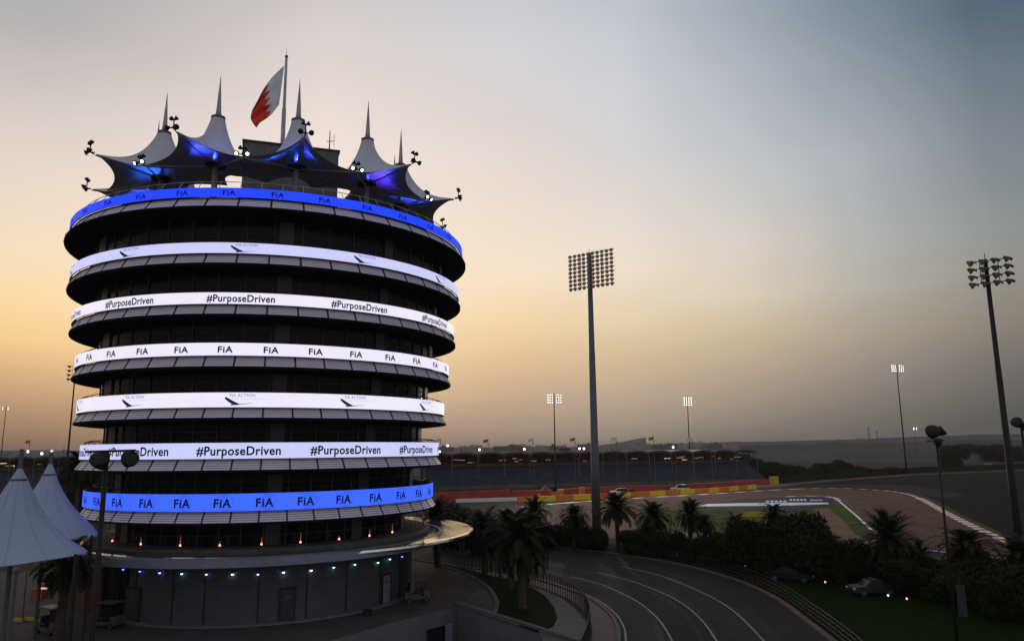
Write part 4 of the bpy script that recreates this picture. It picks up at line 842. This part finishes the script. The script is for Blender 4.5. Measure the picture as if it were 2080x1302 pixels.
# ================================================================== CITY ON THE HORIZON
rng = random.Random(11)
pred = [i for i in range(96)]
for i in pred:
    x = rng.uniform(880, 1700) if i < 78 else rng.uniform(0, 150)
    D = rng.uniform(600, 1200); hpx = rng.uniform(4, 9.5) * (1.15 if 1150 < x < 1500 else 0.9); hor = 907 - (x-1040)*0.0095
    if x < 200: hpx *= 0.5
    if x > 1480: hpx *= 0.42; D += 500
    h = CAM_H + (hpx-1.5)/FPX*D; w_ = rng.uniform(7, 24); p = far(x, 905, D)
    b = MB(); b.box((0, 0, h/2), (w_, w_*0.6, h)); b.cur = 1; n = max(2, int(w_/5))
    for k in range(n):
        b.box((-w_/2+(k+0.5)*w_/n, -w_*0.3-0.06, h*0.72), (w_/n*0.5, 0.12, h*0.12)); b.box((-w_/2+(k+0.5)*w_/n, -w_*0.3-0.06, h*0.42), (w_/n*0.5, 0.12, h*0.12))
    b.cur = 0; b.box((w_*0.2, 0, h+0.8), (w_*0.2, w_*0.2, 1.6))
    o_ = b.build('distant_building', [M['city'] if rng.random() < 0.75 else M['city2'], M['city2']], loc=(p.x, p.y, 0)); o_.rotation_euler = (0, 0, -math.atan2(p.x, p.y)+rng.uniform(-.4, .4))
    tag(o_, 'tiny pale block building in the hazy town on the horizon', 'building', 'town buildings on the horizon')
# wedge shaped hall
p = far(1278, 905, 1100); b = MB(); hh = [(-60, 13), (-40, 17), (-15, 20), (10, 25), (24, 27), (24, 13)]
hh = [(x_, z_+1.5) for x_, z_ in hh]
for i in range(len(hh)-1):
    (xa, za), (xb, zb_) = hh[i], hh[i+1]
    b.quad((xa, 0, 0), (xb, 0, 0), (xb, 0, zb_), (xa, 0, za)); b.quad((xa, 0, za), (xb, 0, zb_), (xb, 30, zb_), (xa, 30, za)); b.quad((xb, 30, 0), (xa, 30, 0), (xa, 30, za), (xb, 30, zb_))
b.quad((-60, 30, 0), (-60, 0, 0), (-60, 0, 14.5), (-60, 30, 14.5)); o_ = b.build('wedge_hall', M['city'], loc=(p.x, p.y, 0)); o_.rotation_euler = (0, 0, -math.atan2(p.x, p.y)); tag(o_, 'large pale wedge-roofed hall rising above the town on the horizon', 'building')
for x, y0, y1, l_ in ((1766, 893, 866, 'taller of the two thin lattice masts on the right horizon'), (1783, 893, 875, 'shorter of the two thin lattice masts on the right horizon')):
    p = far(x, 900, 1200); zt_ = far(x, y1, 1200).z; e = empty('radio_mast', (p.x, p.y, 0)); tag(e, l_, 'radio mast'); b = MB()
    for sx_, sy_ in ((-1, -1), (1, -1), (0, 1)): b.tube([(sx_*1.1, sy_*1.1, 0), (sx_*0.35, sy_*0.35, zt_)], 0.28, 4)
    for k in range(12): z = zt_*k/12; b.tube([(-1.0+k*.05, -1.0+k*.05, z), (1.0-k*.05, -1.0+k*.05, z+zt_/12)], 0.16, 4)
    b.build('lattice', M['pole_grey'], e)

# ================================================================== LEFT TENTS
def big_tent(ax, ay, D, collar_y, prof_px, zbase, label, seam=True):
    """prof_px: (photo row, half width in photo px) of the skirt from collar down"""
    base = far(ax, 1000, D); base.z = 0; e = empty('peaked_tent', (base.x, base.y, 0)); tag(e, label, 'tent')
    azt = math.atan2(base.x, base.y); k_ = D/FPX*math.cos(azt)**1.75
    prof = [(max(0.02, hw*k_), up(base, y)) for y, hw in prof_px]
    tip = [p_ for p_ in prof if p_[1] > up(base, collar_y)]; low = [p_ for p_ in prof if p_[1] <= up(base, collar_y)]
    n = 48
    b = MB()
    allp = low
    for j, (r, z) in enumerate(allp):
        s = j/(len(allp)-1)
        for q in range(n):
            t = 2*math.pi*q/n; c4 = abs(math.cos(2*(t-math.pi/4)))  # squarish plan with drawn-out corners low down
            rr_ = r*(1 + 0.06*s*s*(c4**2.0-0.5)) + 0.05*s*(1 if q % 2 else -1)*0.5; dz = 0.3*s*s*(c4-0.4); b.v.append((rr_*math.cos(t+0.5), rr_*math.sin(t+0.5), z+dz*0.6))
    for j in range(len(allp)-1):
        for q in range(n): q2 = (q+1) % n; b.f.append((j*n+q, (j+1)*n+q, (j+1)*n+q2, j*n+q2)); b.m.append(0)
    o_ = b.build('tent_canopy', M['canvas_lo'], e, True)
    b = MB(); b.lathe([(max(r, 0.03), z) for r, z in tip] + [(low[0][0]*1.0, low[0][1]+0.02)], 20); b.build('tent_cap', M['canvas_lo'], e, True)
    for q in range(0, n, 4):   # welded seams of the cloth
        b = MB(); t = 2*math.pi*q/n+0.5; b.tube([((r*(1+0.06*(j/(len(low)-1))**2*(abs(math.cos(2*(t-0.5-math.pi/4)))**2-0.5))+0.012)*math.cos(t), (r*(1+0.06*(j/(len(low)-1))**2*(abs(math.cos(2*(t-0.5-math.pi/4)))**2-0.5))+0.012)*math.sin(t), z+0.18*(j/(len(low)-1))**2*(abs(math.cos(2*(t-0.5-math.pi/4)))-0.4)) for j, (r, z) in enumerate(low)], 0.014, 4, False); b.build('seam', M['canvas_lo'], e)
    b = MB(); r0 = low[0][0]+0.03; z0 = low[0][1]; b.lathe([(r0, z0-0.06), (r0+0.05, z0), (r0-0.02, z0+0.08), (r0-0.06, z0)], 24, closed=True); b.build('collar_ring', M['pole_grey'], e)
    b = MB(); b.tube([(0, 0, 0), (0, 0, tip[0][1] if tip else z0)], 0.14, 10); b.build('mast', M['pole_grey'], e)
    for q in range(4):
        t = math.pi/4 + q*math.pi/2 + 0.5; r = allp[-1][0]*1.18; b = MB(); b.tube([(r*math.cos(t), r*math.sin(t), 0), (r*math.cos(t), r*math.sin(t), allp[-1][1]+0.3)], 0.10, 8); b.build('corner_post', M['dark'], e)
    return e
big_tent(36, 915, 58, 974, [(912, 0.5), (930, 1.5), (945, 3), (952, 5), (962, 10), (974, 16.5), (990, 24.5), (1002, 31), (1025, 42), (1050, 60), (1078, 84), (1103, 112), (1119, 136), (1130, 152)], 4.5, 'nearer white peaked tent at the left edge with a dark collar seam')
big_tent(97, 920, 68, 964, [(917, 0.5), (935, 2), (944, 4.5), (954, 8.5), (964, 12.5), (980, 19), (1000, 30), (1020, 44), (1040, 61), (1058, 80), (1074, 97), (1092, 112)], 5, 'farther white peaked tent between the nearer tent and the tower')

# ================================================================== PALMS, BUSHES
def palm_mesh(seed, nf=60, L_=3.2, droop=1.0):
    rg = random.Random(seed); b = MB()
    for i in range(nf):
        a = i*2.399963 + rg.uniform(-.2, .2); el_ = R_(82) - (i/nf)**0.85*R_(118)+rg.uniform(-.08, .08); ll = L_*rg.uniform(0.82, 1.1); n = 11; p = Vector((0, 0, 0)); e_ = el_; pts = [p.copy()]
        for k in range(n):
            e_ -= droop*(0.055+0.012*k)*rg.uniform(.8, 1.2); p = p + Vector((math.cos(a)*math.cos(e_), math.sin(a)*math.cos(e_), math.sin(e_)))*ll/n; pts.append(p.copy())
        b.tube(pts, [0.035*(1-k/(n+1.5)) for k in range(n+1)], 3, False)
        for k in range(1, n*3):
            f = k/3+rg.uniform(-.1, .1); i0 = int(f); fr_ = f-i0
            if i0 >= n: break
            q = pts[i0].lerp(pts[i0+1], fr_); d = (pts[i0+1]-pts[i0]).normalized(); side = d.cross(Vector((0, 0, 1)))
            if side.length < .05: side = Vector((1, 0, 0))
            side.normalize(); up_ = side.cross(d); lw = 0.62*ll/3.2*math.sin(math.pi*min(1, (f/n)*0.86+0.14))**0.7
            for s in (-1, 1):
                t = (side*s*0.8 + d*0.62 + up_*0.28 + Vector((0, 0, -0.18+rg.uniform(-.12, .12)))).normalized()*lw*rg.uniform(.8, 1.1)
                w_ = d*0.075; b.quad(q-w_, q+w_, q+t+w_*0.2, q+t-w_*0.2)
    return b
def trunk_mesh(h, r, seed):
    rg = random.Random(seed); b = MB(); pts = []; rad = []; n = int(h/0.22)+2; bx, by = rg.uniform(-.2, .2), rg.uniform(-.2, .2)
    for k in range(n):
        t = k/(n-1); pts.append((bx*t*t, by*t*t, h*t)); rad.append(r*(1.12-0.25*t)*(1.0+0.10*(k % 2)) + (0.10*r if t > .88 else 0))
    b.tube(pts, rad, 10); 
    for k in range(int(h*9)):   # old leaf bases
        t = rg.random()**0.8; a = rg.random()*6.28; z = h*t; rr = r*(1.12-0.25*t); c = (bx*t*t+math.cos(a)*rr, by*t*t+math.sin(a)*rr, z)
        d = Vector((math.cos(a)*0.5, math.sin(a)*0.5, 0.85)).normalized(); s = Vector((-math.sin(a), math.cos(a), 0))*0.06; c = Vector(c); b.quad(c-s, c+s, c+s*0.4+d*0.2, c-s*0.4+d*0.2)
    return b, (bx, by)
PM = [palm_mesh(1).build('crown', M['leaf']), palm_mesh(2, 54, 3.0, 1.25).build('crown', M['leaf']), palm_mesh(3, 66, 3.4, 0.85).build('crown', M['leaf'])]
def skirt_mesh(seed):
    rg = random.Random(seed); b = MB()
    for i in range(22):
        a = rg.uniform(0, 6.28); l = rg.uniform(0.7, 1.5); r0 = 0.25; p = Vector((math.cos(a)*r0, math.sin(a)*r0, -0.1)); q = Vector((math.cos(a)*(r0+0.35*l), math.sin(a)*(r0+0.35*l), -0.25*l)); e_ = Vector((math.cos(a)*(r0+0.42*l), math.sin(a)*(r0+0.42*l), -l)); s_ = Vector((-math.sin(a), math.cos(a), 0))*0.09
        b.quad(p-s_*.3, p+s_*.3, q+s_, q-s_); b.quad(q-s_, q+s_, e_+s_*.2, e_-s_*.2)
    return b
SK = [skirt_mesh(k).build('dead_fronds', M['bark']) for k in range(3)]; SKD = [o.data for o in SK]
for o in SK: bpy.data.objects.remove(o)
PMD = [o.data for o in PM]
for o in PM: bpy.data.objects.remove(o)
def palm(bx, by, cy, rpx, label, k=0, tr=0.28, dist=None):
    base = at(bx, by) if dist is None else far(bx, by, dist); base.z = 0; D = math.hypot(base.x, base.y); z = up(base, cy)
    e = empty('palm_tree', base, random.uniform(0, 6)); e.rotation_euler.x = random.uniform(-.05, .05); e.rotation_euler.y = random.uniform(-.05, .05); tag(e, label, 'palm tree', 'palm trees round the plaza and track')
    tb, (ox, oy) = trunk_mesh(z, tr, k*31+int(bx)); tb.build('trunk', M['bark'], e, False)
    o2 = bpy.data.objects.new('dead_fronds', SKD[k % 3]); sc.collection.objects.link(o2); o2.parent = e; o2.location = (ox, oy, z); o2.scale = (rpx/FPX*D/2.9,)*3
    o = bpy.data.objects.new('crown', PMD[k % 3]); sc.collection.objects.link(o); o.parent = e; o.location = (ox, oy, z); s = rpx/FPX*D/2.9; o.scale = (s, s, s*random.uniform(0.85, 1.1)); o.rotation_euler.z = random.uniform(0, 6)
palm(116, 1315, 1143, 62, 'dark palm at the lower left in front of the nearer white tent', 0, 0.33)
palm(152, 1078, 944, 46, 'palm rising behind the white tents left of the tower', 1, 0.3)
palm(1062, 1238, 1098, 84, 'large drooping palm on the lawn, biggest right of the tower', 1, 0.33)
palm(1037, 1196, 1078, 62, 'palm just behind the large palm on the lawn', 2, 0.28)
palm(985, 1168, 1076, 60, 'palm at the back of the lawn left of the large palm', 0, 0.3)
palm(889, 1151, 1050, 50, 'palm whose trunk shows under the canopy disc of the tower', 2, 0.36)
palm(940, 1130, 1062, 44, 'palm between the canopy disc and the road', 1)
palm(1088, 1120, 1036, 38, 'low palm in front of the yellow boards left of the centre mast', 0)
palm(1166, 1116, 1048, 40, 'palm just left of the tall centre floodlight pole', 1)
palm(1256, 1120, 1032, 46, 'palm just right of the tall centre floodlight pole', 2)
palm(1334, 1122, 1048, 44, 'broad palm in front of the green verge, second right of the centre pole', 0)
palm(1404, 1130, 1044, 34, 'slim palm below the pointed end of the painted runoff', 2)
palm(1438, 1136, 1062, 30, 'small palm behind the pale trunk near the grass', 1)
palm(1492, 1140, 1066, 34, 'palm left of the large dark bushes', 0)
palm(1582, 1150, 1044, 34, 'palm standing out above the large dark bushes', 1)
palm(1815, 1190, 1096, 58, 'round dark palm before the brown track, right of the bushes', 2)
palm(1872, 1175, 1136, 40, 'low palm between the two round palms on the right', 0)
palm(1975, 1205, 1112, 64, 'dark palm before the red and white kerb at the right', 1)
palm(2080, 1225, 1130, 48, 'palm cut by the right edge below the mast', 0)

def bush_mesh(seed, n=9000, sz=0.11, lobes=12):
    rg = random.Random(seed); b = MB(); L_ = [(Vector((rg.uniform(-.62, .62), rg.uniform(-.62, .62), rg.uniform(.25, .85))), rg.uniform(.26, .46)) for _ in range(lobes)]
    for i in range(n):
        c, r = rg.choice(L_); d = Vector((rg.gauss(0, 1), rg.gauss(0, 1), rg.gauss(0, 1))).normalized(); q = c + d*r*rg.random()**0.35
        if q.z < 0.04: continue
        a = Vector((rg.gauss(0, 1), rg.gauss(0, 1), rg.gauss(0, 1))).normalized(); t = a.cross(d)
        if t.length < .1: continue
        t.normalize(); s_ = sz*rg.uniform(.25, .6); a *= s_; t *= s_*0.6; b.quad(q-a, q-t, q+a, q+t)
    return b, L_
BD = []
for s in range(4):
    bb_, L_ = bush_mesh(s+5, lobes=9+s*2); o = bb_.build('crown', M['leaf2']); t = MB(); t.tube([(0, 0, 0), (0.02, 0, 0.2), (0.0, 0.02, 0.4)], [0.06, 0.05, 0.035], 7)
    for c, r in L_[:7]: t.tube([(0, 0.01, 0.22), tuple(c*0.55+Vector((0, 0, 0.1))), tuple(c)], [0.03, 0.02, 0.008], 5)
    o2 = t.build('trunk', M['bark']); BD.append((o.data, o2.data)); bpy.data.objects.remove(o); bpy.data.objects.remove(o2)
def bush(bx, by, ytop, rpx, label, k=0, name='bushy_tree', cat='tree', group='dark bushy trees'):
    base = at(bx, by); D = math.hypot(base.x, base.y); h = up(base, ytop); e = empty(name, base, random.uniform(0, 6)); tag(e, label, cat, group)
    s = rpx/FPX*D/0.85
    for nm, me in zip(('crown', 'trunk'), BD[k % 4]): o = bpy.data.objects.new(nm, me); sc.collection.objects.link(o); o.parent = e; o.scale = (s, s, h/1.15)
bush(1530, 1160, 1058, 62, 'dark bushy tree at the left of the big clump beside the road', 0)
bush(1610, 1172, 1040, 80, 'tallest dark bushy tree in the big clump beside the road', 1)
bush(1690, 1178, 1070, 62, 'dark bushy tree at the right of the big clump beside the road', 2)
bush(1430, 1142, 1080, 44, 'low bushy tree behind the railing below the slim palm', 3)
bush(1300, 1124, 1072, 48, 'low dark bush behind the railing right of the centre mast', 0)
bush(1200, 1116, 1066, 44, 'low dark bush at the foot of the centre mast', 2)
bush(1370, 1130, 1078, 42, 'low dark bush between the broad palm and the slim palm', 1)
bush(1120, 1110, 1062, 40, 'low bush behind the road left of the centre mast', 3)
bush(1740, 1180, 1104, 52, 'dark bush above the parked grey car', 3)
bush(1880, 1205, 1130, 66, 'wide dark bush between the grey car and the right lamp pole', 1)
bush(1990, 1225, 1140, 78, 'wide dark bush right of the right lamp pole', 0)
bush(2070, 1262, 1150, 60, 'dark bush filling the lower right corner', 2)
bush(1010, 1120, 1040, 60, 'dark bushy tree behind the lawn palms beyond the road', 2)
bush(930, 1118, 1030, 50, 'dark bushy tree right above the canopy disc', 0)
bush(1065, 1114, 1050, 44, 'dark bush beyond the road behind the large palm', 1)
bush(135, 1190, 1150, 44, 'low green bush under the white tents left of the tower', 3)
bush(200, 1060, 930, 44, 'dark tree behind the lamp pole left of the tower', 1)
bush(150, 1040, 960, 50, 'dark tree behind the farther white tent', 0)
for i, (x, y, yt, r, l_) in enumerate([(1500, 973, 921, 44, 'large rounded dark tree at the right end of the grandstand'), (1555, 973, 937, 30, 'dark tree right of the grandstand end'), (1610, 973, 941, 34, 'dark scrub tree behind the yellow post'), (1668, 970, 940, 36, 'dark scrub tree behind the far fence'), (1705, 968, 936, 26, 'rounded dark scrub tree at the middle of the far fence'), (1750, 966, 946, 30, 'low dark scrub tree near the right part of the far fence'), (1800, 963, 948, 30, 'low olive scrub tree beyond the runoff area'),
        (1350, 935, 903, 14, 'small dark tree above the grandstand roof'), (1380, 935, 902, 10, 'smaller dark tree beside the small one above the grandstand roof'), (1145, 935, 908, 14, 'low dark tree over the grandstand roof left of the centre mast'), (1935, 952, 905, 22, 'dark low tree on the right horizon')]):
    bush(x, y, yt, r, l_, i)
for x, y, yt, r in ((1700, 925, 899, 26), (1740, 928, 902, 30), (1850, 930, 903, 40), (1990, 935, 900, 60), (2060, 938, 900, 50)):
    bush(x, y, yt, r, 'blurred dark scrub on the rising ground under the right horizon', 2, 'scrub_tree', 'tree', 'scrub under the right horizon')

# ================================================================== VEHICLES
def car(loc, rz, paint, label, L_=4.6, W_=1.8, H_=1.45, suv=False, name='parked_car'):
    e = empty(name, loc, rz); tag(e, label, 'car'); hl = L_/2; b = MB()
    prof = [(-hl, .35), (-hl, .72), (-hl*.93, .86), (-hl*.55, .93), (hl*.55 if not suv else hl*.9, .95), (hl*.93, .88), (hl, .68), (hl, .35)]
    roof = [(-hl*.50, .93), (-hl*.20, H_-.04), (hl*.15, H_), (hl*(.35 if not suv else .75), H_-.08), (hl*(.72 if not suv else .92), .95)]
    def ext(pr, w0, w1, bb):
        n = len(pr); zmin = min(z for _, z in pr); zmax = max(z for _, z in pr); o = len(bb.v)
        for s in (-1, 1):
            for x, z in pr: w = w0+(w1-w0)*((z-zmin)/(zmax-zmin))**1.5; bb.v.append((x, s*w/2, z))
        for i in range(n): j = (i+1) % n; bb.f.append((o+i, o+j, o+n+j, o+n+i)); bb.m.append(bb.cur)
        bb.f.append(tuple(o+i for i in range(n))[::-1]); bb.m.append(bb.cur); bb.f.append(tuple(o+n+i for i in range(n))); bb.m.append(bb.cur)
    ext(prof, W_, W_*.94, b); b.build('body', paint, e)
    b = MB(); ext(roof, W_*.90, W_*.70, b); b.build('cabin_glass', M['cglass'], e)
    b = MB(); ext([(-hl*.22, H_-.05), (hl*.15, H_+.01), (hl*(.36 if not suv else .76), H_-.07), (hl*.3, H_-.10), (-hl*.15, H_-.10)], W_*.72, W_*.72, b); b.build('roof_panel', paint, e)
    for x in (-hl*.62, hl*.62):
        for s in (-1, 1):
            b = MB(); b.tube([(x, s*(W_/2-.22), .33), (x, s*(W_/2+.01), .33)], .33, 16); wl = b.build('wheel', M['tyre'], e); b = MB(); b.tube([(x, s*(W_/2+.005), .33), (x, s*(W_/2+.03), .33)], [.21, .17], 10); b.build('rim', M['chrome'], wl)
    for s in (-1, 1):
        b = MB(); b.box((-hl-.005, s*W_*.36, .70), (.06, .34, .13)); b.build('headlight', M['lens'], e); b = MB(); b.box((hl+.005, s*W_*.38, .74), (.05, .28, .14)); b.build('tail_light', M['red_p'], e)
    return e
car(at(1772, 1208), R_(8), M['car_grey'], 'dark grey parked car under the palms at the lower right', 4.2, 1.7)
car(at(1607, 1180), R_(150), M['car_black'], 'nearly black parked car half hidden below the big bushes', 4.6)
car(at(1258, 1003), R_(6), M['car_white'], 'pale car behind the trackside boards just right of the centre mast', 5.4, 2.1, 1.7, True)
car(at(1280, 1003), R_(8), M['car_grey'], 'grey low car behind the trackside boards beside the pale car', 4.4)
car(at(1381, 996), R_(4), M['car_white'], 'white car behind the trackside boards, right of the other trackside cars', 6.0, 2.1, 1.9, True)
# orange digger behind the boards
p = at(1128, 1011); e = empty('digger', p, 0.1); tag(e, 'orange digger behind the trackside boards left of the centre mast', 'digger')
b = MB(); b.box((0.6, 0, 1.3), (3.4, 2.2, 1.0)); b.box((1.6, 0, 2.0), (1.6, 2.0, 0.6)); b.build('body', M['orange_m'], e)
b = MB(); b.box((-0.3, 0, 2.2), (1.3, 1.8, 1.4)); b.build('cab', M['cglass'], e)
b = MB(); b.tube([(-1.0, 0, 1.6), (-3.0, 0, 3.2), (-4.3, 0, 1.9), (-4.4, 0, 1.0)], [0.28, 0.26, 0.2, 0.16], 6); b.box((-4.5, 0, 0.8), (0.9, 1.2, 0.7)); b.build('arm', M['orange_m'], e)
for s in (-1, 1): b = MB(); b.box((0.3, s*1.0, 0.42), (3.8, 0.55, 0.8)); b.build('crawler_track', M['tyre'], e)
p = at(1143, 1010)+Vector((5.5, 0, 0)); b = MB(); b.box((0, 0, 1.3), (1.6, 1.6, 2.6)); b.box((0, 0, 2.7), (1.1, 1.1, 0.3)); tag(b.build('orange_cabinet', M['orange_m'], loc=p), 'upright orange cabinet just left of the centre mast', 'cabinet')
def cart(loc, rz, label, paint='cart_white'):
    e = empty('golf_cart', loc, rz); tag(e, label, 'golf cart'); b = MB(); b.box((0, 0, .42), (2.3, 1.15, .22)); b.box((-.95, 0, .72), (.45, 1.1, .5), ); b.box((.85, 0, .72), (.6, 1.1, .4)); b.build('body', M[paint], e)
    b = MB(); b.box((.3, 0, .78), (.5, 1.05, .14)); b.box((.55, 0, 1.08), (.12, 1.05, .5)); b.build('seat', M['seat'], e)
    b = MB(); b.box((0, 0, 1.92), (1.9, 1.2, .07)); b.box((0, 0, 1.965), (1.7, 1.05, .03)); b.build('roof', M[paint], e)
    for x, x2 in ((-.80, -.62), (.85, .80)):
        for s in (-1, 1): b = MB(); b.tube([(x, s*.5, .8), (x2, s*.52, 1.9)], .025, 5); b.build('roof_post', M['pole_dark'], e)
    b = MB(); b.quad((-.80, -.5, .95), (-.80, .5, .95), (-.63, .5, 1.85), (-.63, -.5, 1.85)); o = b.build('windscreen', M['cglass'], e)
    for x in (-.78, .78):
        for s in (-1, 1): b = MB(); b.tube([(x, s*.42, .24), (x, s*.60, .24)], .24, 12); wl = b.build('wheel', M['tyre'], e); b = MB(); b.tube([(x, s*.60, .24), (x, s*.62, .24)], .12, 8); b.build('rim', M['chrome'], wl)
cart(at(102, 1286), R_(150), 'golf cart parked beside the dark lower-left palm')
cart(at(218, 1274), R_(165), 'golf cart half behind the tall lamp pole at the tower entrance')
cart(at(846, 1222), R_(20), 'golf cart parked at the right corner of the tower base')

# odds and ends at the lower left
p = at(188, 1246); b = MB(); b.box((0, 0, 1.9), (1.5, 0.35, 3.8)); b.box((0, 0, 0.06), (1.7, 0.7, 0.12)); tag(b.build('banner_stand', M['banner_red'], loc=p), 'tall deep red banner stand left of the tower entrance', 'banner')
p = at(174, 1240); b = MB(); b.lathe([(0.0, 0.35), (0.13, 0.35), (0.10, 0.9), (0.04, 1.25), (0.0, 1.3)], 8); b.cur = 1; b.tube([(0, 0, 0), (0, 0, 0.35)], 0.05, 6); tag(b.build('floor_lamp', [M['warm'], M['pole_dark']], loc=p), 'small glowing lamp at the foot of the red banner stand', 'lamp')
e = wall_run('courtyard_wall', at(120, 1232), at(178, 1236), 0, 2.4, 0.4, M['earth_red'], 'brown wall behind the palm trunk under the white tents', cap=False)
p = at(80, 1214); b = MB(); b.box((0, 0, .45), (1.2, .8, .9)); b.box((0.2, 0, 1.1), (.5, .5, .5)); tag(b.build('red_kiosk', M['red_b'], loc=p), 'small red stall near the lower-left palm trunk', 'stall')
p = at(86, 1218); b = MB(); b.box((0, 0, 1.05), (.9, .3, .12)); b.cur = 1; b.tube([(0, 0, 0), (0, 0, 1.0)], .04, 6); tag(b.build('table_lamp', [M['warm'], M['pole_dark']], loc=p), 'glowing strip lamp on the red stall', 'lamp')
for i, (x, y, l_) in enumerate(((36, 1262, 'left'), (60, 1260, 'right'))):
    p = at(x, y); b = MB(); b.box((0, 0, .1), (.9, .25, .2)); b.box((0, 0, .24), (.7, .2, .08)); tag(b.build('yellow_kerb_stone', M['yellow_s'], loc=p), 'low yellow kerb block beside the thin grey pole, on its %s' % l_, 'kerb block')
for i, (x, y, r_) in enumerate(((746, 1250, .45), (760, 1294, .35), (870, 1280, .3))):
    p = at(x, y); b = MB(); b.lathe([(0, 0.02), (r_*.7, 0.02), (r_*.9, .5), (r_*.8, .52), (0, .45)], 14); pt_ = b.build('planter', M['black'], loc=p) if i == 0 else None
    if pt_: tag(pt_, 'dark round planter against the tower base', 'planter')
# small garden lamps
gl = [(1352, 1124, 'warm'), (1410, 1131, 'warm'), (1431, 1135, 'warm'), (1489, 1147, 'green_w'), (1514, 1152, 'green_w'), (1575, 1166, 'warm'), (1677, 1187, 'amber'), (1805, 1215, 'green_w'), (1843, 1222, 'amber')]
for i, (x, y, m_) in enumerate(gl):
    p = at(x, y+5); e = empty('garden_lamp', p); tag(e, 'small %s garden lamp under the trees, %s of nine from the left' % ({'warm': 'warm', 'green_w': 'pale greenish', 'amber': 'amber'}[m_], ORD[i]), 'garden lamp', 'garden lamps along the road')
    b = MB(); b.tube([(0, 0, 0), (0, 0, .4)], .04, 6); b.build('post', M['pole_dark'], e); b = MB(); b.lathe([(0, .38), (.06, .41), (.085, .48), (.06, .55), (0, .57)], 8); b.build('globe', M[m_], e, True)

# ================================================================== AIR
HZ = bpy.data.materials.new('haze_air'); HZ.use_nodes = True; ht = HZ.node_tree; ht.nodes.clear()
hv = ht.nodes.new('ShaderNodeVolumePrincipled'); hv.inputs['Color'].default_value = (0.80, 0.78, 0.76, 1); hv.inputs['Density'].default_value = 0.00010; hv.inputs['Anisotropy'].default_value = 0.2
ho = ht.nodes.new('ShaderNodeOutputMaterial'); ht.links.new(hv.outputs[0], ho.inputs['Volume'])
b = MB(); b.box((0, 4350, 27), (14100, 9400, 66)); tag(b.build('haze', HZ), kind='stuff')
